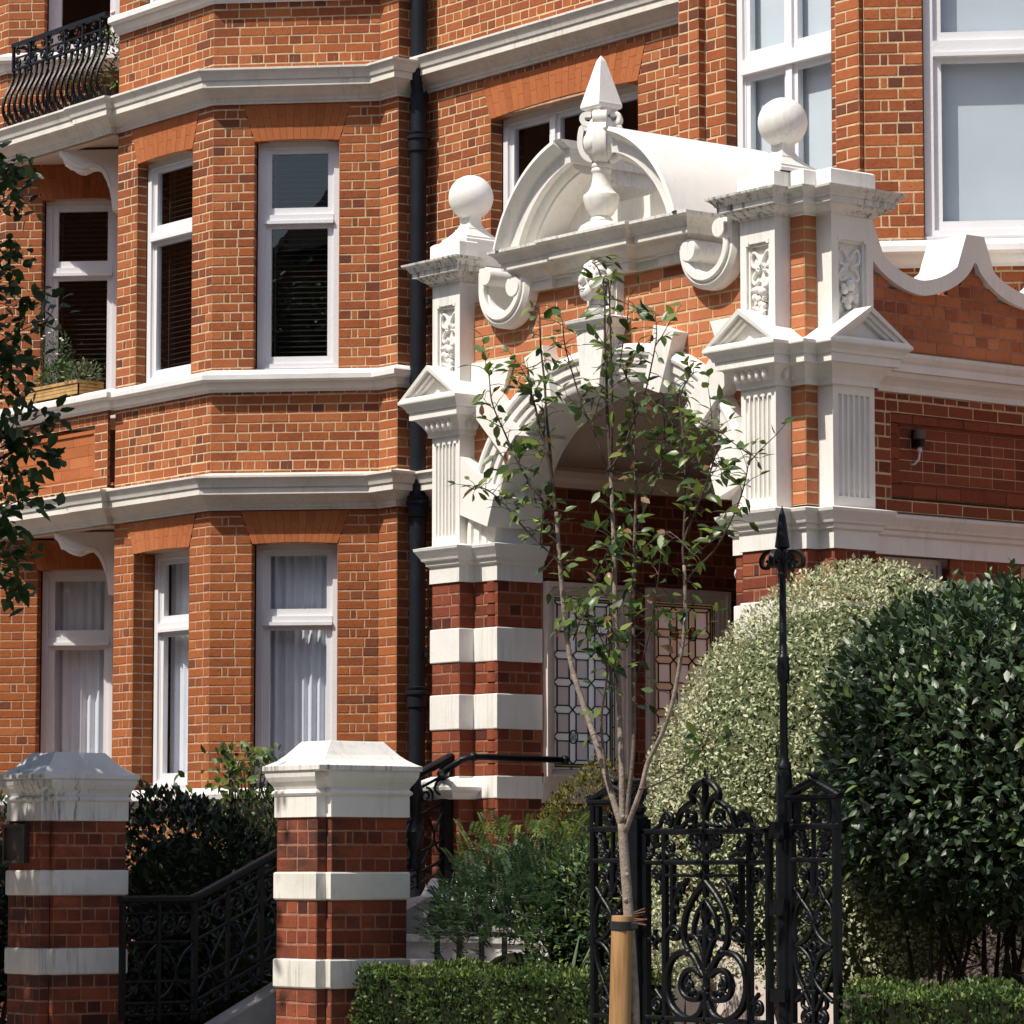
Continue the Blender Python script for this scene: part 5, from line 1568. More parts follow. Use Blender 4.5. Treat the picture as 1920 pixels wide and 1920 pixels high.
curve(GT, [(268, 1420), (262, 1330), (280, 1260), (325, 1225), (368, 1255), (362, 1300), (330, 1318), (308, 1295), (330, 1270)], .016, .011, 'scroll', GM_)
curve(GT, [(425, 1405), (350, 1425), (300, 1490), (275, 1590), (278, 1700), (310, 1800), (370, 1865), (440, 1890), (510, 1850), (545, 1760)], .021, .013, 'circle_scroll', GM_)
curve(GT, [(445, 1410), (480, 1450), (520, 1530), (550, 1580)], .019, .013, 'scroll', GM_)
mb = MB()
for X in (440, 680): c = g(X, 1410); mb.ell(gf.P(c[0], .008, c[1]), (.026, .022, .022), 10, 8)
part('boss', mb, 'iron', GT, smooth=True)
curve(GT, [(535, 1580), (480, 1535), (420, 1545), (380, 1620), (390, 1700), (440, 1745), (500, 1745), (520, 1690)], .019, .012, 'circle_scroll', GM_)
curl(GT, 445, 1640, .036, R_(90), 1, 1.0, .013, GM_)
for a in (150, 210, 270): leafy(GT, 460, 1660, R_(a), .05, .022, GM_)
for a in (60, 130): leafy(GT, 590, 1560, R_(a), .05, .022, GM_)
rosette(GT, 560, 1680, .016)
curl(GT, 200, 845, .036, R_(-90), 1, 1.4, .013, GM_ + 5, [(215, 990), (240, 950), (225, 900)])
curl(GT, 205, 1800, .036, R_(90), 1, 1.4, .013, GM_ + 5, [(195, 1690), (215, 1720), (240, 1760)])
curve(GT, [(430, 880), (390, 930), (350, 1020), (330, 1130)], .014, .012, 'spray', GM_)
for X, Y, a in ((400, 900, 235), (370, 960, 250), (345, 1050, 255), (350, 900, 270)): leafy(GT, X, Y, R_(a), .06, .02, GM_)
# posts
PR = thing('gate_post', 'tall black iron gate post with spear finial and scroll brackets, right of the gate', 'gate post', (3.05, GY, 0))
PX = 3.052
mb = MB(); mb.lathe([(.042, 0), (.042, 1.83), (.040, 1.835), (.036, 1.86), (.038, 2.05), (.032, 2.09)], (PX, GY, 0), 8); part('shaft', mb, 'iron', PR)
for z0, z1 in ((1.755, 1.835), (1.40, 1.475), (1.0, 1.06)):
    mb = MB(); mb.box(PX - .052, PX + .052, GY - .052, GY + .052, z0, z1); part('collar', mb, 'iron', PR)
mb = MB(); mb.lathe([(.036, 2.085), (.034, 2.10), (.022, 2.12), (.0195, 2.15), (.0185, 2.48), (.026, 2.49), (.03, 2.51), (.031, 2.56), (.027, 2.585), (.03, 2.60), (.024, 2.612), (.018, 2.62), (.016, 2.98), (.021, 2.985), (.023, 3.0), (.017, 3.01), (.024, 3.06), (.017, 3.12)], (PX, GY, 0), 14); part('pole', mb, 'iron', PR, smooth=40)
mb = MB(); mb.lathe([(.02, 3.115), (.037, 3.125), (.034, 3.145), (.017, 3.27), (.001, 3.322)], (PX, GY, 0), 12); part('spear_finial', mb, 'iron', PR, smooth=40)
for k in range(4):
    an = R_(20 + 90 * k); fr = Fr(PX, GY, math.cos(an), math.sin(an)); fr.z = 0
    pth = smooth_path([(.012, 3.01), (.02, 3.06), (.045, 3.10), (.085, 3.10), (.11, 3.07), (.105, 3.035), (.08, 3.028), (.066, 3.05), (.08, 3.062)], 5)
    mb = MB(); mb.ribbon(fr, pth, .014, -.014, .014); part('scroll_bracket', mb, 'iron', PR)
PLt = thing('gate_post', 'short black iron gate post with pine cone finial behind the young tree', 'gate post', (1.98, GY, 0))
qx = 1.985
mb = MB(); mb.box(qx - .045, qx + .045, GY - .045, GY + .045, 0, 1.86); part('shaft', mb, 'iron', PLt)
for z in (1.45, 1.12): 
    mb = MB(); mb.box(qx - .05, qx + .05, GY - .05, GY + .05, z, z + .012); part('collar', mb, 'iron', PLt)
mb = MB(); mb.lathe([(.05, 1.86), (.052, 1.872), (.03, 1.885), (.04, 1.90), (.044, 1.915), (.03, 1.93), (.02, 1.945)], (qx, GY, 0), 14); part('finial_base', mb, 'iron', PLt, smooth=40)
mb = MB()
for r in range(6):
    zr = 1.95 + r * .018; rr = .038 * math.sin(math.pi * (r + 1.2) / 7.6)
    for k in range(8):
        a = 2 * math.pi * (k + .5 * (r % 2)) / 8; mb.ell((qx + rr * math.cos(a), GY + rr * math.sin(a), zr), (.013, .013, .013), 6, 4)
part('pine_cone', mb, 'iron', PLt)
mb = MB(); mb.box(1.925, 1.995, GY - .085, GY - .046, 1.23, 1.355); part('lock_box', mb, 'iron', PLt)
tw = MB()
for k in range(9):
    z = 1.37 + random.uniform(-.02, .02); a = random.uniform(-.03, .03)
    tw.tube([(1.93 + random.uniform(0, .02), GY - .06, z - .02), (1.98, GY - .09 + a * .3, z + random.uniform(-.01, .02)), (2.05 + random.uniform(0, .04), GY - .03, z + .015 + a)], .0035, 4)
single('twine_tie', tw, 'twine', 'knot of brown garden twine tied round the gate latch', 'twine')
# side panels
SP = thing('railing_panel', 'narrow black iron side panel with pedimented top, right of the tall spear post', 'railing panel', (3.25, GY, 0), 'pedimented side panels of the gate')
SM = 1315
for X, w in ((1165, .024), (1466, .028)): bar(SP, X, 300, X, 2700, w, .014)
for Y, w in ((318, .022), (510, .022), (745, .018), (1900, .018), (2100, .018)): bar(SP, 1140 if w > .02 else 1165, Y, 1490 if w > .02 else 1466, Y, w, .013, 'rail')
curve(SP, [(1135, 302), (1225, 243), (1315, 190)], .024, .018, 'pediment_bar', SM, 2); bar(SP, 1140, 300, 1490, 300, .012, .02, 'pediment_bar')
curve(SP, [(1315, 190), (1295, 160), (1310, 140), (1330, 160), (1320, 185)], .014, .012, 'crest')
curve(SP, [(1140, 290), (1125, 270), (1150, 262)], .012, .012, 'crest', SM)
bar(SP, 1205, 340, 1205, 500, .018); bar(SP, 1430, 340, 1430, 500, .018)
curve(SP, [(1150, 500), (1180, 480), (1165, 440), (1175, 360)], .012, .01, 'scroll', SM)
rosette(SP, 1313, 418, .030); bar(SP, 1315, 330, 1315, 760, .012, .008)
for X, Y, a in ((1255, 650, 130), (1250, 690, 100), (1235, 600, 110), (1270, 690, 160)): leafy(SP, X, Y, R_(a), .07, .024, SM)
curl(SP, 1270, 690, .026, R_(180), 1, 1.2, .012, SM)
curl(SP, 1250, 848, .034, R_(-90), 1, 1.4, .013, SM, [(1305, 1000), (1290, 930), (1270, 890)])
bar(SP, 1315, 760, 1315, 1010, .022); bar(SP, 1295, 1000, 1335, 1000, .02, .016, 'collar')
curve(SP, [(1190, 945), (1240, 1030), (1290, 1110), (1315, 1180)], .013, .010, 'diagonal', SM)
curve(SP, [(1275, 930), (1240, 1010), (1200, 1080), (1180, 1200), (1190, 1320)], .012, .009, 'diagonal', SM)
curl(SP, 1270, 1145, .026, R_(-60), 1, 1.3, .012, SM, [(1310, 1190)])
curve(SP, [(1315, 1190), (1290, 1260), (1240, 1320), (1190, 1345)], .014, .010, 'diagonal', SM)
curve(SP, [(1190, 1345), (1240, 1370), (1285, 1430), (1310, 1520)], .014, .010, 'diagonal', SM)
rosette(SP, 1315, 1352, .036)
curve(SP, [(1180, 1370), (1190, 1480), (1215, 1570), (1245, 1640)], .012, .009, 'diagonal', SM)
curl(SP, 1275, 1550, .026, R_(90), -1, 1.3, .012, SM, [(1312, 1500), (1300, 1525)])
curve(SP, [(1315, 1560), (1290, 1620), (1240, 1680), (1190, 1730)], .013, .010, 'diagonal', SM)
curve(SP, [(1240, 1640), (1270, 1710), (1300, 1790)], .013, .010, 'diagonal', SM)
bar(SP, 1315, 1500, 1315, 1900, .016); bar(SP, 1290, 1665, 1340, 1665, .018, .016, 'collar')
curl(SP, 1262, 1845, .034, R_(90), 1, 1.4, .014, SM, [(1240, 1700), (1235, 1760), (1270, 1790)])
copy_thing(SP, (3.25 - 1.462, GY, 0), 'narrow black iron side panel with pedimented top, left of the young tree')

# ------------------------------------------------------------------ leaves
def leaf_unit(detail):
    """unit leaf along +x, normal +z, folded along the rib and drooping to the tip"""
    if detail == 2:
        v = [(0, 0, 0), (.28, .24, .05), (.62, .21, .02), (1, 0, -.10), (.62, -.21, .02), (.28, -.24, .05), (.3, 0, .0), (.65, 0, -.03)]
        f = [(0, 6, 1), (0, 5, 6), (6, 7, 2, 1), (6, 5, 4, 7), (7, 3, 2), (7, 4, 3)]
    elif detail == 1:
        v = [(0, 0, 0), (.45, .24, .06), (1, 0, -.06), (.45, -.24, .06), (.45, 0, -.02)]
        f = [(0, 4, 1), (4, 2, 1), (0, 3, 4), (4, 3, 2)]
    else:
        v = [(0, 0, 0), (.5, .26, .04), (1, 0, 0), (.5, -.26, .04)]
        f = [(0, 3, 2, 1)]
    return np.array(v, float), f
LU = {}
def leaf_shared(mat, detail, aspect, var):
    k = (mat, detail, aspect, var)
    if k not in LU:
        v, f = leaf_unit(detail)
        v = v.copy(); v[:, 1] *= aspect; v[:, 2] = v[:, 2] * (1, 1.8, .4)[var] - (0, .12, -.06)[var] * v[:, 0] ** 2
        me = bpy.data.meshes.new('leaf'); me.from_pydata(v.tolist(), [], f); me.materials.append(M[mat])
        me.polygons.foreach_set('use_smooth', [True] * len(f))
        LU[k] = me
    return LU[k]
def frames(d, n):
    d = d / np.linalg.norm(d, axis=1, keepdims=True)
    n = n - d * (n * d).sum(1, keepdims=True)
    ln = np.linalg.norm(n, axis=1, keepdims=True); n = np.where(ln > 1e-5, n / np.maximum(ln, 1e-5), np.array([[0, 0, 1.0]]))
    return d, np.cross(n, d), n
from mathutils import Matrix
def foliage(owner, pts, d, n, size, tn, mat, detail=1, aspect=1.0, solo=0, name='leaf', bulk='foliage'):
    d, b, n = frames(d, n)
    N = len(pts)
    solo_ix = set()
    if solo:
        v = np.array(CAM) - pts; dist = np.linalg.norm(v, axis=1)
        f_ = np.array(_f); z = -(v @ f_); X = 960 - 6900 * (v @ np.array(_r)) / z; Y = 960 + 6900 * (v @ np.array(_u)) / z
        sc = size / dist * (0.3 + np.abs((v * n).sum(1)) / dist) * np.where((X > 5) & (X < 1915) & (Y > 5) & (Y < 1915), 1, .01) - dist * 1e-3
        solo_ix = set(np.argsort(-sc)[:solo].tolist())
    org = Vector(root_org(owner))
    for i in sorted(solo_ix):
        o = bpy.data.objects.new(name, leaf_shared(mat, 2 if detail else 1, aspect, i % 3))
        COL.objects.link(o); o.parent = owner
        m = Matrix(((d[i, 0], b[i, 0], n[i, 0], 0), (d[i, 1], b[i, 1], n[i, 1], 0), (d[i, 2], b[i, 2], n[i, 2], 0), (0, 0, 0, 1)))
        o.matrix_local = Matrix.Translation(Vector(pts[i]) - org) @ m @ Matrix.Diagonal((size[i], size[i], size[i], 1))
        o['tone'] = float(tn[i])
    keep = np.array([i for i in range(N) if i not in solo_ix], int)
    if len(keep) == 0: return None
    lv, lf = leaf_unit(detail)
    lv = lv.copy(); lv[:, 1] *= aspect
    V = pts[keep, None, :] + size[keep, None, None] * (lv[None, :, 0:1] * d[keep, None, :] + lv[None, :, 1:2] * b[keep, None, :] + lv[None, :, 2:3] * n[keep, None, :])
    V = V.reshape(-1, 3) - np.array(org)
    k = len(lv)
    me = bpy.data.meshes.new(bulk)
    F = []
    for q in lf: F.append((np.arange(len(keep))[:, None] * k + np.array(q)[None, :]))
    faces_ = [tuple(r) for a in F for r in a.tolist()]
    me.from_pydata(V.tolist(), [], faces_)
    a = me.attributes.new('tone', 'FLOAT', 'FACE')
    a.data.foreach_set('value', np.concatenate([tn[keep] for _ in F]).astype(np.float32))
    me.materials.append(M[mat])
    me.polygons.foreach_set('use_smooth', [True] * len(faces_))
    o = bpy.data.objects.new(bulk, me); COL.objects.link(o); o.parent = owner; o['kind'] = 'stuff'
    ORG[o.name] = root_org(owner)
    return o
def blob(c, r, n, p=2.0, lo=.78, hi=1.04, lump=.10, seed=0, zmin=-1e9, lumps=24):
    g_ = np.random.default_rng(seed)
    u = g_.normal(size=(n, 3)); u /= np.linalg.norm(u, axis=1, keepdims=True)
    k = (np.abs(u) ** p).sum(1) ** (-1 / p)
    L_ = g_.normal(size=(lumps, 3)); L_ /= np.linalg.norm(L_, axis=1, keepdims=True)
    am = g_.uniform(0, 1, lumps)
    l = ((np.maximum(0, u @ L_.T) ** 14) * am).sum(1) * lump
    rr = k * (1 + l) * g_.uniform(lo, hi, n) ** .6
    pts = np.array(c) + u * rr[:, None] * np.array(r)
    nn = u * np.abs(u) ** (p - 2) / np.array(r); nn /= np.linalg.norm(nn, axis=1, keepdims=True)
    k = pts[:, 2] > zmin
    return pts[k], nn[k], g_
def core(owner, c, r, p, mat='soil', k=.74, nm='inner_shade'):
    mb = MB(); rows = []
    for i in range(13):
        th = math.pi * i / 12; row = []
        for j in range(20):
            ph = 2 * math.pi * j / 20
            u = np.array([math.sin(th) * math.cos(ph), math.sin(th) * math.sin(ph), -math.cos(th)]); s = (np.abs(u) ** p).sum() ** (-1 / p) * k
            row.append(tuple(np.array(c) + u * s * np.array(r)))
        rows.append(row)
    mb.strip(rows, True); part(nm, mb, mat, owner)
def bush(name, label, cat, c, r, n, size, mat, p=2.0, detail=1, aspect=1.0, solo=0, seed=1, up=.6, spread=.7, lump=.1, lo=.8, zmin=-1e9, tone_hi=.06, with_core=True, stems=6, corek=.74, group=None, rnd=.55, cmat='shade', shoots=0):
    o = thing(name, label, cat, (c[0], c[1], 0.0), group)
    pts, nn, g_ = blob(c, r, n, p, lo, 1.05, lump, seed, zmin)
    N = len(pts)
    d = nn * spread + g_.normal(size=(N, 3)) * rnd + np.array([0, 0, up])
    nr = nn * .8 + np.array([0, 0, .8]) + g_.normal(size=(N, 3)) * .35
    tn = np.clip(g_.normal(.5, .22, N), 0, .9); tn[g_.random(N) < tone_hi] = 1.0
    foliage(o, pts, d, nr, size * g_.uniform(.65, 1.2, N), tn, mat, detail, aspect, solo)
    if shoots:
        ix = g_.choice(np.where(nn[:, 2] > .05)[0], shoots); sp_, sd_, sn_ = [], [], []
        tb = MB()
        for i in ix:
            ax = nn[i] * .6 + np.array([0, 0, .9]) + g_.normal(size=3) * .25; ax /= np.linalg.norm(ax); L_ = size * g_.uniform(1.2, 3.2)
            tb.tube([tuple(pts[i] - ax * size), tuple(pts[i] + ax * L_)], size * .035, 4)
            for k in range(8):
                a_ = k * 2.4; sp_.append(pts[i] + ax * L_ * (.15 + .85 * k / 7)); sd_.append(ax * (.6 + .05 * k) + np.array([math.cos(a_), math.sin(a_), .1]) * .8); sn_.append(ax + g_.normal(size=3) * .3)
        m_ = len(sp_); foliage(o, np.array(sp_), np.array(sd_), np.array(sn_), size * g_.uniform(.5, 1.0, m_), np.clip(g_.normal(.9, .12, m_), 0, 1), mat, detail, aspect, 0, bulk='new_shoots')
        part('shoot_stems', tb, 'twig', o)
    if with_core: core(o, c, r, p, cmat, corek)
    st_ = MB()
    for k in range(stems):
        a = g_.uniform(0, 6.28); x, y = c[0] + r[0] * .25 * math.cos(a), c[1] + r[1] * .25 * math.sin(a)
        ex, ey = c[0] + r[0] * .6 * math.cos(a), c[1] + r[1] * .6 * math.sin(a)
        st_.tube([(x, y, 0), (x * .6 + ex * .4, y * .6 + ey * .4, c[2] * .5), (ex, ey, c[2])], [.022, .018, .008], 6)
    part('stems', st_, 'twig', o)
    return o
def hedge(label, x0, x1, y0, y1, z1, n, seed, z0=0.0):
    o = thing('box_hedge', label, 'hedge', ((x0 + x1) / 2, (y0 + y1) / 2, 0), 'clipped box hedges')
    g_ = np.random.default_rng(seed)
    ax, az, ay = (x1 - x0), (z1 - z0), (y1 - y0)
    fc = [('f', ax * az), ('t', ax * ay * 1.6), ('l', ay * az), ('r', ay * az), ('b', ax * az * .3)]
    tot = sum(a for _, a in fc); P_, N_ = [], []
    for nm, a in fc:
        m = int(n * a / tot); u, v = g_.random(m), g_.random(m); e = g_.uniform(-.035, .012, m)
        bx = lambda q: e
        if nm == 'f': P_.append(np.c_[x0 + u * ax, y0 - e, z0 + v * az]); N_.append(np.tile([0, -1, 0], (m, 1)))
        if nm == 'b': P_.append(np.c_[x0 + u * ax, y1 + e, z0 + v * az]); N_.append(np.tile([0, 1, 0], (m, 1)))
        if nm == 't': P_.append(np.c_[x0 + u * ax, y0 + v * ay, z1 + e + .012 * np.sin(u * 17 + v * 5)]); N_.append(np.tile([0, 0, 1], (m, 1)))
        if nm == 'l': P_.append(np.c_[x0 - e, y0 + u * ay, z0 + v * az]); N_.append(np.tile([-1, 0, 0], (m, 1)))
        if nm == 'r': P_.append(np.c_[x1 + e, y0 + u * ay, z0 + v * az]); N_.append(np.tile([1, 0, 0], (m, 1)))
    pts = np.concatenate(P_); nn = np.concatenate(N_).astype(float); N = len(pts)
    w = .024 * np.sin(pts[:, 0] * 9 + 1.3 * pts[:, 2] * 6) + .018 * np.sin(pts[:, 0] * 23 + pts[:, 2] * 19)
    pts = pts + nn * w[:, None]
    d = nn * .7 + g_.normal(size=(N, 3)) * .6 + np.array([0, 0, .7]); nr = nn + np.array([0, 0, .5]) + g_.normal(size=(N, 3)) * .5
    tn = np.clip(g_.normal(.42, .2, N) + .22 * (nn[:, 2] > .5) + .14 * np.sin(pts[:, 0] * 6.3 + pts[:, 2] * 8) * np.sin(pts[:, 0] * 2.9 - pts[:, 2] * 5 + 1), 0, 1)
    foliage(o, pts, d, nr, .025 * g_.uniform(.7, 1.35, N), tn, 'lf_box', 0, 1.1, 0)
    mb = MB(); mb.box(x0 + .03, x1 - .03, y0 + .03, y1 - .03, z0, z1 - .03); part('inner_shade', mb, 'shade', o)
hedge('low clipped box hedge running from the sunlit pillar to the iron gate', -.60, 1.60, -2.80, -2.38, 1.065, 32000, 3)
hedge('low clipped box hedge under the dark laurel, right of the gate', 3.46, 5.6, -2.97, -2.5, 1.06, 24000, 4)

VB = bush('variegated_bush', 'big pale cream and green variegated bush behind the iron gate', 'bush', (1.76, -1.32, 1.49), (1.13, .98, 1.66), 80000, .028, 'lf_var', 2.0, 1, 1.1, 300, 21, .35, .45, .05, .86, 1.02, .08, with_core=False, rnd=.85, shoots=170)
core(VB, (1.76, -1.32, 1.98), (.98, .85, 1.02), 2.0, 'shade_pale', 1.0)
LB_ = bush('laurel_bush', 'large dark glossy clipped laurel bush on bare stems, right of the gate', 'bush', (3.30, -1.62, 2.15), (1.02, .80, .79), 20000, .066, 'lf_laurel', 2.15, 2, .95, 300, 22, .25, .75, .12, .80, 1.34, .06, corek=.84, stems=0, shoots=110)
st_ = MB(); rr = random.Random(8)
for k in range(6):
    x, y = 3.36 + rr.uniform(-.6, .7), -1.62 + rr.uniform(-.35, .3)
    for j in range(5):
        ex, ey = x + rr.uniform(-.4, .4), y + rr.uniform(-.35, .35)
        st_.tube([(x + rr.uniform(-.02, .02), y, 0), (x + (ex - x) * .2, y + (ey - y) * .2, .7), (x + (ex - x) * .7, y + (ey - y) * .7, 1.25), (ex, ey, 1.8)], [.024, .018, .010, .005], 6)
for k in range(90):
    x, y, z = 3.28 + rr.uniform(-.9, .95), -1.62 + rr.uniform(-.5, .4), rr.uniform(1.05, 1.6)
    st_.tube([(x, y, z), (x + rr.uniform(-.15, .15), y + rr.uniform(-.1, .1), z + rr.uniform(-.02, .12)), (x + rr.uniform(-.3, .3), y + rr.uniform(-.2, .2), z + rr.uniform(-.05, .22))], [.005, .004, .002], 4)
part('stems', st_, 'stem', LB_)

def fern_shrub():
    o = thing('feathery_shrub', 'blue-green feathery leaved shrub behind the hedge, beside the sunlit pillar', 'shrub', (-.25, -1.95, 0))
    g_ = np.random.default_rng(31)
    pts, d, nr, sz, tn = [], [], [], [], []
    st = MB()
    for k in range(1250):
        if k < 1130:
            u = g_.normal(size=3); u /= np.linalg.norm(u); u[2] = abs(u[2]) if g_.random() < .8 else u[2]
            b = np.array([-.12, -2.0, 1.22]) + u * np.array([.72, .42, .46]) * g_.uniform(.72, 1.04)
            dr = u * .8 + np.array([0, 0, .35]) + g_.normal(size=3) * .45
            tb = .35
        else:
            b = np.array([g_.uniform(-.75, .35), -1.95 + g_.uniform(-.2, .3), g_.uniform(1.55, 1.85)]); dr = np.array([g_.uniform(-.7, .8), g_.uniform(-.4, .1), .55]); tb = .9
            st.tube([(b[0] - dr[0] * .25, b[1], b[2] - .35), tuple(b)], .004, 4)
        dr /= np.linalg.norm(dr)
        side = np.cross(dr, [0, 0, 1.0]); side /= np.linalg.norm(side) + 1e-6
        upv = np.cross(side, dr)
        l = g_.uniform(.10, .17)
        for j in range(9):
            q = b + dr * l * j / 8 - np.array([0, 0, .03]) * (j / 8) ** 2
            for sg in (-1, 1):
                pts.append(q); d.append(side * sg + dr * .45); nr.append(upv + g_.normal(size=3) * .15); sz.append(.030 * (1 - .035 * abs(j - 4))); tn.append(np.clip(g_.normal(tb, .15), 0, 1))
    foliage(o, np.array(pts), np.array(d), np.array(nr), np.array(sz), np.array(tn), 'lf_fern', 0, 1.0, 0)
    part('stems', st, 'twig', o)
    core(o, (-.22, -2.0, .95), (.5, .3, .38), 2, 'shade', .55)
fern_shrub()
bush('olive_shrub', 'bushy shrub with olive yellow flower buds between the feathery shrub and the gate', 'shrub', (-.42, -1.30, 1.62), (.36, .34, .48), 7500, .030, 'lf_yellow', 2, 1, .9, 0, 33, .6, .7, .2, .78, .6, .1)
bush('green_shrub', 'mid green leafy shrub just left of the iron gate', 'shrub', (.36, -1.95, 1.30), (.36, .3, .46), 3600, .05, 'lf_fern', 2, 1, .9, 0, 34, .4, .7, .15, .75, .3, .2)
bush('dark_shrub', 'dark evergreen shrub in shade behind the stair railing, between the two pillars', 'shrub', (-4.82, -1.22, 1.40), (.60, .5, .66), 5600, .070, 'lf_dark', 2.2, 2, .9, 300, 35, .5, .8, .16, .72, .2, .06, corek=.66)
bush('shade_shrub', 'low shaded leafy undergrowth below the dark evergreen behind the railing', 'shrub', (-4.1, -1.0, .85), (.75, .5, .62), 3600, .06, 'lf_dark', 2.3, 1, .9, 0, 36, .4, .7, .2, .7, .05, .08)
bush('ground_foliage', 'dark low foliage at the foot of the stair railing beside the shaded pillar', 'shrub', (-5.2, -1.15, .62), (.85, .5, .62), 4500, .06, 'lf_dark', 2.3, 1, .9, 0, 39, .4, .7, .3, .72, .05, .08)
bush('yellow_green_shrub', 'yellow green spiky shrub behind the rising stair railing', 'shrub', (-4.75, -.45, 1.35), (.56, .42, .68), 6000, .07, 'lf_grey', 2, 1, .55, 0, 37, .6, .8, .4, .7, .2, .15)
bush('far_left_shrub', 'dark leafy shrub at the left edge behind the shaded pillar', 'shrub', (-7.3, -1.4, 1.25), (.75, .6, .85), 3000, .07, 'lf_dark', 2.2, 1, .9, 0, 38, .4, .7, .15, .75, .2, .1)
# climber on a trellis
TRL = thing('trellis', 'small dark wooden trellis standing against the bay wall behind the pillars', 'trellis', (-6.1, .25, 0))
tf = Fr(-6.1, .25, .78, .62)
for i in range(4):
    mb = MB(); mb.fbox(tf, -.22 + .145 * i, -.19 + .145 * i, -.012, .012, .2, 2.28); part('trellis_upright', mb, 'trellis', TRL)
for z in (.9, 1.3, 1.7, 2.1):
    mb = MB(); mb.fbox(tf, -.25, .27, .014, .032, z, z + .028); part('trellis_rail', mb, 'trellis', TRL)
CLP = thing('climbing_plant', 'leafy climber scrambling over the wooden trellis', 'climber', (-6.0, .2, 0))
g_ = np.random.default_rng(40); NP = 1100
zz = g_.uniform(.9, 2.5, NP); w_ = .26 + .13 * np.sin(zz * 4)
pts = np.c_[-6.08 + g_.normal(0, 1, NP) * w_, .12 + g_.normal(0, .10, NP), zz]
foliage(CLP, pts, g_.normal(size=(NP, 3)) + np.array([0, -.5, .1]), g_.normal(size=(NP, 3)) * .5 + np.array([.2, -.7, .7]), .075 * g_.uniform(.6, 1.2, NP), np.clip(g_.normal(.6, .25, NP), 0, 1), 'lf_box', 2, 1.1, 0)
cs = MB()
for k in range(10):
    x = -6.1 + g_.uniform(-.25, .25); cs.tube([(x, .22, .0), (x + g_.uniform(-.1, .1), .2, 1.0), (x + g_.uniform(-.2, .25), .16, 1.7), (x + g_.uniform(-.3, .35), .1, 2.35)], .006, 5)
part('stems', cs, 'twig', CLP)
# strap-leaved plants
def straps(name, label, c, n, l, w, mat, seed, spread):
    r = random.Random(seed); o = thing(name, label, 'plant', c)
    for k in range(n):
        a = r.uniform(0, 6.28); sp_ = r.uniform(.3, 1) * spread; ll = l * r.uniform(.7, 1.1)
        ca, sa = math.cos(a), math.sin(a); L_, R2 = [], []
        for i in range(9):
            t = i / 8; rad = sp_ * ll * t ** 1.4; z = ll * (t - .42 * sp_ * t * t * 1.3)
            ww = w * (1 - t ** 2.2) * .5 * min(1, .4 + 3 * t) + .0005
            p = (c[0] + ca * rad, c[1] + sa * rad, c[2] + z)
            L_.append((p[0] - sa * ww, p[1] + ca * ww, p[2])); R2.append((p[0] + sa * ww, p[1] - ca * ww, p[2]))
        mid = [((x0 + x1) / 2, (y0 + y1) / 2, z0 - w * .12) for (x0, y0, z0), (x1, y1, z1) in zip(L_, R2)]
        mb = MB(); mb.strip([L_, mid, R2], tn=r.random()); part('strap_leaf', mb, mat, o, smooth=True)
straps('iris_plant', 'arching green strap-leaved plant rising behind the hedge by the gate', (.74, -2.42, .72), 16, .62, .035, 'lf_iris', 3, .75)
straps('red_strap_plant', 'reddish strap-leaved plant seen through the lower gate', (1.68, -2.40, .30), 22, .95, .035, 'lf_red', 5, .5)

# ------------------------------------------------------------------ trees
def at(x, y, Y):
    d = _f + _r * ((x - 960) / 6900) + _u * ((960 - y) / 6900)
    k = (Y - CAM.y) / d.y
    return CAM + d * k
YT = -3.70
TREE = thing('young_tree', 'slender multi-stemmed young street tree with sparse green leaves in front of the gate', 'tree', tuple(at(1188, 1930, YT).xy) + (0,))
trk = MB()
tpts = [at(1192, 2260, YT), at(1190, 1930, YT), at(1184, 1800, YT), at(1177, 1690, YT), at(1171, 1610, YT), at(1167, 1545, YT)]
trk.tube(smooth_path([tuple(p) for p in tpts], 4), [.027 - .005 * i / 20 for i in range(21)], 12)
for q in ((1176, 1640), (1173, 1688), (1168, 1532), (1188, 1906)): 
    p = at(q[0], q[1], YT - .02); trk.ell(p, (.012, .010, .012), 8, 6)
part('trunk', trk, 'bark', TREE, smooth=True)
rt = random.Random(12)
nodes = []
def limb(pp, r0, r1, y0, y1, mat=None, leafy_from=0.3, dens=1.0):
    n = len(pp); P3 = []
    for i, q in enumerate(pp):
        Y = y0 + (y1 - y0) * i / (n - 1); p = at(q[0], q[1], Y); P3.append((p.x, p.y, p.z))
    P3 = smooth_path(P3, 5); m = len(P3)
    mb = MB(); mb.tube(P3, [r0 + (r1 - r0) * i / (m - 1) for i in range(m)], 8)
    part('branch', mb, ({'bark': 'bark_dark'}.get(mat, mat) if r0 < .0125 or mat != 'bark' else 'bark') or 'twig', TREE, smooth=True)
    for i in range(m):
        if i / m >= leafy_from: nodes.append((Vector(P3[i]), (Vector(P3[min(i + 1, m - 1)]) - Vector(P3[max(i - 1, 0)])).normalized(), dens, i / m))
limb([(1165, 1548), (1150, 1500), (1120, 1400), (1090, 1310), (1070, 1240), (1058, 1150), (1050, 1060), (1043, 960)], .0165, .0095, YT, YT - .05, 'bark', .62, .5)
limb([(1043, 960), (1034, 894), (1027, 855), (1012, 800), (1003, 761), (994, 735), (989, 690)], .009, .003, YT - .05, YT - .15)
limb([(1034, 890), (1031, 842), (1025, 782), (1021, 717), (1014, 652), (1012, 600), (1010, 572)], .008, .003, YT - .05, YT + .05)
limb([(1036, 965), (1027, 952), (1004, 920), (973, 871), (947, 813), (923, 756), (917, 705), (910, 690)], .007, .002, YT - .05, YT - .3, None, .1, .8)
limb([(1048, 1050), (1020, 1027), (981, 988), (939, 938), (905, 915), (890, 918)], .005, .002, YT - .05, YT - .3, None, .2, .7)
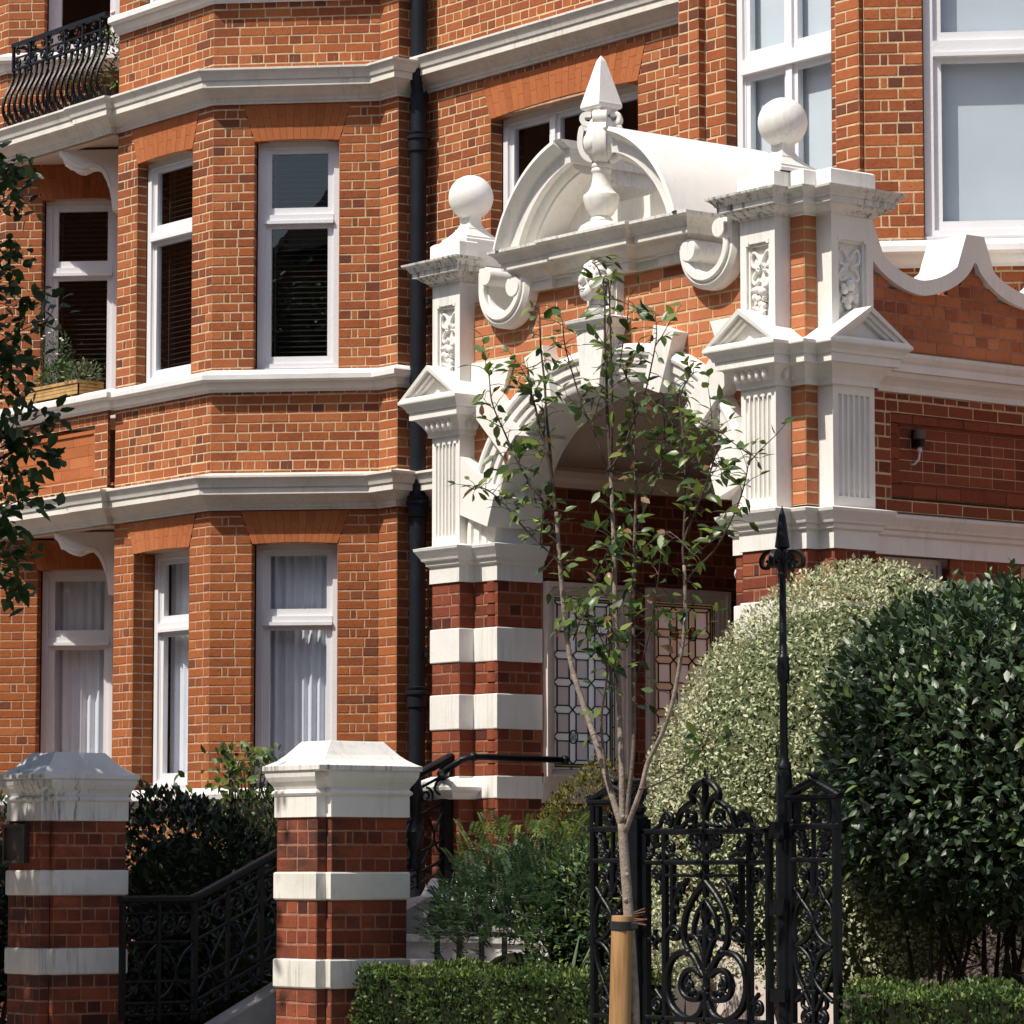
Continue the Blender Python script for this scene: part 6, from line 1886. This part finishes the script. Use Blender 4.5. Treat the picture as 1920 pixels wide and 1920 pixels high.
limb([(1167, 1545), (1166, 1441), (1164, 1395), (1159, 1290), (1155, 1180), (1152, 1069), (1150, 990), (1145, 886)], .0155, .0095, YT, YT + .05, 'bark', .4, .8)
limb([(1145, 886), (1142, 834), (1138, 760), (1137, 704), (1134, 626), (1133, 545), (1122, 505), (1110, 492)], .009, .0025, YT + .05, YT + .1)
limb([(1146, 860), (1147, 790), (1147, 730), (1145, 640), (1143, 570), (1140, 520)], .007, .0025, YT + .05, YT - .05)
limb([(1145, 880), (1171, 834), (1186, 793), (1207, 746), (1225, 668), (1231, 626), (1228, 585)], .006, .0022, YT + .05, YT + .2)
limb([(1144, 905), (1127, 847), (1110, 800), (1093, 764), (1067, 678), (1058, 640), (1055, 605)], .006, .0022, YT + .05, YT - .15)
limb([(1174, 1560), (1178, 1500), (1188, 1400), (1189, 1269), (1187, 1155), (1189, 1040), (1192, 912), (1186, 808)], .0115, .006, YT, YT + .12, 'bark', .35, .8)
limb([(1186, 830), (1190, 770), (1172, 700), (1163, 680), (1176, 600), (1178, 560)], .005, .002, YT + .12, YT + .2)
limb([(1190, 1000), (1215, 940), (1240, 870), (1246, 800), (1243, 740)], .005, .002, YT + .1, YT + .3)
limb([(1172, 1560), (1202, 1480), (1215, 1430), (1243, 1372), (1264, 1304), (1279, 1215), (1285, 1155), (1283, 1060)], .0125, .0085, YT, YT + .1, 'bark', .55, .5)
limb([(1283, 1060), (1282, 1017), (1306, 952), (1327, 900), (1345, 834), (1349, 769)], .0075, .002, YT + .1, YT + .1)
limb([(1281, 1020), (1285, 912), (1280, 808), (1275, 746), (1290, 712), (1300, 700)], .006, .002, YT + .1, YT + .25)
limb([(1285, 1095), (1300, 1072), (1343, 1027), (1376, 965), (1395, 912), (1405, 862), (1410, 850)], .0055, .0018, YT + .1, YT - .1, None, .35, .6)
limb([(1152, 1500), (1140, 1464), (1130, 1395), (1128, 1338), (1140, 1258), (1144, 1178)], .0085, .004, YT, YT - .15, 'bark', .4, 1.0)
limb([(1200, 1480), (1230, 1470), (1264, 1453), (1305, 1418), (1321, 1398), (1330, 1370)], .005, .002, YT, YT - .2, None, .6, 1.6)
limb([(1190, 1280), (1215, 1200), (1232, 1100), (1250, 1000), (1300, 1040)], .005, .002, YT + .1, YT - .1, None, .3, .7)
limb([(1152, 1000), (1120, 1080), (1085, 1170), (1075, 1200)][::-1], .004, .002, YT, YT - .1, None, .2, .9)
limb([(1158, 1280), (1135, 1215), (1110, 1170), (1080, 1160)], .004, .002, YT, YT - .2, None, .2, 1.0)
limb([(1240, 870), (1255, 830), (1262, 790), (1290, 760)], .004, .0018, YT + .2, YT + .3, None, .2, .9)
limb([(1306, 952), (1290, 880), (1330, 830), (1335, 790)], .004, .0018, YT + .1, YT + .2, None, .2, .9)
lp, ld, ln_, ls, lt = [], [], [], [], []
tg = MB()
for p, t, dens, fr_ in nodes:
    X, Y, _ = px(p)
    mid = 1.55 if 800 < Y < 1260 else .75
    k = 0
    pr_ = 1.5 * dens * mid
    while rt.random() < pr_ - k and k < 4:
        k += 1
        a = Vector((rt.gauss(0, 1), rt.gauss(0, 1), rt.gauss(.2, .6))).normalized()
        tip = p + a * rt.uniform(.02, .10)
        tg.tube([p, (p + tip) / 2 + Vector((0, 0, .008)), tip], [.0022, .0018, .0012], 4)
        for _ in range(1 if rt.random() < .6 else 2):
            d = a + Vector((rt.gauss(0, .5), rt.gauss(0, .5), rt.gauss(-.25, .4)))
            lp.append(tuple(tip)); ld.append(tuple(d)); ln_.append((rt.gauss(.2, .5), rt.gauss(-.45, .4), rt.uniform(.4, 1.2)))
            ls.append(rt.uniform(.045, .09)); lt.append(0.06 if rt.random() < .07 else min(1, max(.17, rt.gauss(.62, .22))))
for p, t, dens, fr_ in nodes[::3]:
    X, Y, _ = px(p)
    if not (640 < Y < 1300) or rt.random() > .6 * dens: continue
    a = Vector((rt.gauss(0, .7), rt.gauss(0, .6), rt.gauss(.5, .45))).normalized()
    L_ = rt.uniform(.10, .26); q0 = p; tw_ = [p]
    for k in range(4):
        a = (a + Vector((rt.gauss(0, .15), rt.gauss(0, .15), .10))).normalized(); q0 = q0 + a * L_ / 4; tw_.append(q0)
        for _ in range(1 if rt.random() < .7 else 2):
            d = a * .6 + Vector((rt.gauss(0, .6), rt.gauss(0, .6), rt.gauss(-.15, .4)))
            lp.append(tuple(q0)); ld.append(tuple(d)); ln_.append((rt.gauss(.2, .5), rt.gauss(-.45, .4), rt.uniform(.4, 1.2)))
            ls.append(rt.uniform(.04, .085)); lt.append(0.06 if rt.random() < .09 else min(1, max(.17, rt.gauss(.64, .22))))
    tg.tube([tuple(q) for q in tw_], [.003, .0027, .0022, .0018, .0012], 4)
foliage(TREE, np.array(lp), np.array(ld), np.array(ln_), np.array(ls), np.array(lt), 'lf_tree', 2, .95, min(300, len(lp)))
part('twigs', tg, 'twig', TREE, kind='stuff')
print('young tree leaves', len(lp))
SK = thing('tree_stake', 'round pale pine stake with a black rubber tie supporting the young tree', 'stake', tuple(at(1164, 1900, YT - .09).xy) + (0,))
a, b = at(1167, 1717, YT - .09), at(1162, 1930, YT - .09)
mb = MB(); dz = (a - b) / (a.z - b.z)
p0 = b - dz * b.z
mb.tube([tuple(p0), tuple(a - (a - p0).normalized() * .006), tuple(a)], [.0505, .0495, .046], 24); part('stake_pole', mb, 'stake', SK, smooth=45)
c = a + (p0 - a).normalized() * .045
mb = MB(); ax_ = (a - p0).normalized(); mb.lathe([(.0505, -.021), (.054, -.018), (.054, .018), (.0505, .021)], tuple(c), 24, tuple(ax_))
mb.ribbon(Fr(c.x + .05, c.y + .0, .5, .86, c.z), [(-.02, 0.0), (.04, .0)], .034, -.025, .0); mb.ell((c.x + .052, c.y + .03, c.z), (.012, .012, .02), 8, 6)
part('tree_tie', mb, 'rubber', SK, smooth=40)

# street tree on the left: only the tips of its branches reach into the picture, its crown throws the dappled shade
ST = thing('street_tree', 'dark leafed street tree whose branch tips hang in at the left edge', 'tree', (-4.7, -4.6, 0))
mb = MB(); mb.tube(smooth_path([(-4.7, -4.6, 0), (-4.72, -4.6, 1.5), (-4.65, -4.58, 3.2), (-4.7, -4.6, 5.0)], 4), [.13 - .003 * i for i in range(13)], 12); part('trunk', mb, 'bark', ST, smooth=True)
gl_ = random.Random(77)
sp_pts, sp_d, sp_n, sp_s, sp_t = [], [], [], [], []
def spray(pp, Y, r0=.006, leaves=14, sz=.10):
    leaves = int(leaves * 2.3); sz *= 1.05
    P3 = [tuple(at(x, y, Y + .08 * i)) for i, (x, y) in enumerate(pp)]
    P3 = smooth_path(P3, 5); m = len(P3)
    mb = MB(); mb.tube(P3, [r0 * (1 - .75 * i / (m - 1)) for i in range(m)], 6); part('branch', mb, 'twig', ST, smooth=True)
    for k in range(leaves):
        i = int(m * (.25 + .75 * (k + gl_.random()) / leaves)); i = min(i, m - 1)
        p = Vector(P3[i]); t = (Vector(P3[i]) - Vector(P3[max(i - 2, 0)])).normalized() if i else Vector((1, 0, 0))
        sd = t.cross(Vector((gl_.gauss(0, .3), -.6, .8))).normalized() * (1 if k % 2 else -1)
        p = p + Vector((gl_.gauss(0, .035), gl_.gauss(0, .05), gl_.gauss(0, .045)))
        d = t * .35 + sd * .7 + Vector((gl_.gauss(0, .45), gl_.gauss(0, .35), gl_.gauss(-.25, .4)))
        sp_pts.append(tuple(p)); sp_d.append(tuple(d)); sp_n.append((gl_.gauss(.2, .35), gl_.gauss(-.5, .3), gl_.uniform(.3, 1))); sp_s.append(sz * gl_.uniform(.7, 1.15)); sp_t.append(min(1, max(0, gl_.gauss(.45, .22))))
YS = -3.6
spray([(-60, 380), (-10, 345), (22, 325), (44, 330)], YS, .006, 16, .095)
spray([(-60, 420), (-10, 390), (25, 370), (40, 395)], YS + .2, .006, 14, .09)
spray([(-60, 330), (-25, 320), (5, 305), (30, 320)], YS - .2, .005, 10)
spray([(-70, 560), (-15, 510), (20, 470), (45, 480)], YS + .1, .007, 16)
spray([(-60, 530), (-5, 545), (35, 555), (62, 580)], YS + .1, .006, 15)
spray([(-60, 640), (0, 640), (40, 620), (75, 600), (88, 560), (92, 548)], YS + .3, .005, 9, .085)
spray([(-50, 650), (0, 640), (40, 610), (85, 600), (100, 580), (104, 560)], YS + .1, .005, 10, .085)
spray([(-60, 700), (-10, 690), (20, 710), (48, 750)], YS, .006, 16)
spray([(-60, 640), (-20, 650), (20, 660), (60, 680)], YS, .006, 15)
spray([(-60, 860), (0, 840), (45, 810), (85, 790), (104, 785)], YS + .1, .007, 20, .10)
spray([(-60, 800), (0, 820), (45, 835), (80, 850), (104, 855)], YS + .1, .007, 18, .10)
spray([(-60, 870), (-10, 865), (25, 880), (45, 905)], YS, .006, 12)
spray([(-60, 990), (-10, 960), (35, 940), (82, 938)], YS + .1, .006, 16)
spray([(-60, 950), (-20, 960), (10, 985), (24, 1010)], YS, .006, 11)
spray([(-60, 1060), (-15, 1050), (25, 1040), (58, 1030)], YS, .006, 13)
spray([(-60, 1120), (-20, 1090), (15, 1080), (40, 1105), (48, 1125)], YS, .006, 11)
for k in range(16):
    y = 315 + 52 * k + gl_.uniform(-18, 18)
    if 395 < y < 450: continue
    e = gl_.uniform(2, 40)
    spray([(-70, y - 10), (-25, y - gl_.uniform(0, 25)), (e * .5, y), (e, y + gl_.uniform(-8, 28))], YS + gl_.uniform(-.3, .3), .005, 9, .085)
# crown proper, kept where it stands: left of the picture
gq = np.random.default_rng(55)
cl = 1250
for k in range(cl):
    u = gq.normal(size=3); u /= np.linalg.norm(u)
    c = np.array([-4.5, -5.25, 5.6]) + u * np.array([3.1, 1.95, 2.25]) * gq.uniform(.35, 1) ** .5
    for j in range(26):
        q = c + gq.normal(size=3) * .21
        X, Y, z = px(q)
        if X > -25: continue
        sp_pts.append(tuple(q)); sp_d.append(tuple(gq.normal(size=3))); sp_n.append(tuple(gq.normal(size=3) * .5 + np.array([0, 0, .8]))); sp_s.append(.11 * gq.uniform(.7, 1.2)); sp_t.append(float(np.clip(gq.normal(.45, .2), 0, 1)))
foliage(ST, np.array(sp_pts), np.array(sp_d), np.array(sp_n), np.array(sp_s), np.array(sp_t), 'lf_left', 2, 1.15, 230)
for k in range(16):
    u = gq.normal(size=3); u /= np.linalg.norm(u); u[2] = abs(u[2]) * .7
    e = np.array([-4.4, -4.9, 5.0]) + u * np.array([2.0, 1.5, 2.6])
    mb = MB(); mb.tube(smooth_path([(-4.7, -4.6, 4.2), tuple((np.array([-4.7, -4.6, 4.6]) + e) / 2 + np.array([0, 0, .3])), tuple(e)], 5), [.06 - .005 * i for i in range(11)], 7); part('limb', mb, 'bark', ST, smooth=True)

# ------------------------------------------------------------------ plants on the building
WB = thing('window_box', 'slatted pale wooden window box on the left balcony parapet', 'window box', (-10.95, 1.52, 5.60))
wf = Fr(-11.42, 1.40, 1, 0)
for i in range(4):
    mb = MB(); z = 5.61 + i * .03; mb.fbox(wf, -.0 - .008 * (i == 3), .85 + .008 * (i == 3), -.02, 0.0 + .01 * (i == 3), z, z + .026); part('slat', mb, 'boxwood', WB)
    mb = MB(); mb.box(-10.59, -10.57, 1.405, 1.66, z, z + .026); part('slat', mb, 'boxwood', WB)
    mb = MB(); mb.box(-11.42, -11.40, 1.405, 1.66, z, z + .026); part('slat', mb, 'boxwood', WB)
mb = MB(); mb.box(-11.40, -10.59, 1.42, 1.66, 5.605, 5.70); part('soil', mb, 'soil', WB)
mb = MB(); mb.box(-11.3, -11.26, 1.41, 1.64, 5.588, 5.609); mb.box(-10.7, -10.66, 1.41, 1.64, 5.588, 5.609); part('feet', mb, 'boxwood', WB)
def potplant(label, c, r, n, sz, mat, seed, nm='potted_plant'):
    o = thing(nm, label, 'plant', (c[0], c[1], c[2] - r[2]))
    pts, nn, g_ = blob(c, r, n, 2, .3, 1.05, .2, seed)
    N = len(pts)
    foliage(o, pts, nn + g_.normal(size=(N, 3)) * .6 + np.array([0, 0, .5]), nn + np.array([0, -.2, .8]), sz * g_.uniform(.6, 1.2, N), np.clip(g_.normal(.5, .25, N), 0, 1), mat, 1, .9, 0)
    return o
potplant('dark green leafy plant in the middle of the window box', (-11.05, 1.52, 5.80), (.24, .13, .14), 500, .05, 'lf_box', 61)
potplant('silvery grey foliage plant at the right end of the window box', (-10.68, 1.52, 5.78), (.17, .14, .13), 700, .035, 'lf_grey', 62)
potplant('trailing brownish plant at the left end of the window box', (-11.36, 1.52, 5.72), (.12, .12, .08), 200, .035, 'lf_grey', 63)
o = potplant('tall wispy plant with white flower heads in the window box', (-11.02, 1.50, 5.98), (.13, .10, .20), 260, .035, 'lf_fern', 64)
sm_ = MB(); mb = MB(); rw = random.Random(3)
for k in range(14):
    x = -11.2 + rw.uniform(-.15, .3); h = rw.uniform(5.95, 6.32); yy = 1.46 + rw.uniform(-.04, .05)
    sm_.tube([(x * .5 - 5.55, 1.5, 5.75), (x, yy, h)], .0018, 4)
    mb.ell((x, yy, h), (.014, .014, .009), 6, 4)
part('flower_heads', mb, 'fl_white', o); part('flower_stems', sm_, 'lf_fern', o)
for i, (x, z, r, lab, mat) in enumerate(((-10.4, 8.45, .26, 'bushy green balcony plant with white flowers at the right end of the iron railing', 'lf_box'), (-10.85, 8.35, .20, 'smaller yellow green balcony plant in the middle of the iron railing', 'lf_yellow'))):
    o = potplant(lab, (x, 1.62, z), (r, .14, .30), 650, .05, mat, 70 + i, 'balcony_plant')
    mb = MB(); rr = random.Random(i)
    for k in range(10):
        p = (x + rr.uniform(-r, r), 1.48 + rr.uniform(-.03, .1), z + rr.uniform(-.15, .42)); mb.ell(p, (.022, .022, .022), 7, 5)
    part('flowers', mb, 'fl_white' if i == 0 else 'fl_red', o)
    mb = MB(); mb.lathe([(.09, 8.03), (.12, 8.2)], (x, 1.62, 0), 14); part('pot', mb, 'bronze', o)

# terrace across the road: behind the camera, met only as reflections in the window panes
OT = thing('terrace_across_road', 'dark brick terrace with slate roof across the road, mirrored in the window panes', 'building', (0, -30, 0))
mb = MB(); mb.box(-110, 9.8, -36, -27, 0, 18.5); mb.box(11.0, 60, -36, -27, 0, 12.4); part('wall', mb, 'brick_low', OT)
mb = MB(); mb.prism(Fr(0, -27, -1, 0), [(-60, 12.4), (-11.0, 12.4), (-16.5, 18.0), (-60, 18.0)], 0, 9); part('gable', mb, 'dark', OT)
mb = MB(); mb.prism(Fr(-70, 0, 0, 1), [(-36.3, 18.5), (-26.7, 18.5), (-31.5, 21.0)], -79, 40)
part('roof', mb, 'bronze', OT)
for k in range(9):
    mb = MB(); mb.box(-66 + 14 * k, -64 + 14 * k, -32, -30.5, 17, 23); part('chimney', mb, 'brick_low', OT)
mb = MB()
for k in range(30):
    for z in (1.5, 5.0): mb.box(-68 + 4.2 * k, -66.6 + 4.2 * k, -27, -26.96, z, z + 2.2)
part('windows', mb, 'dark', OT, kind='stuff')
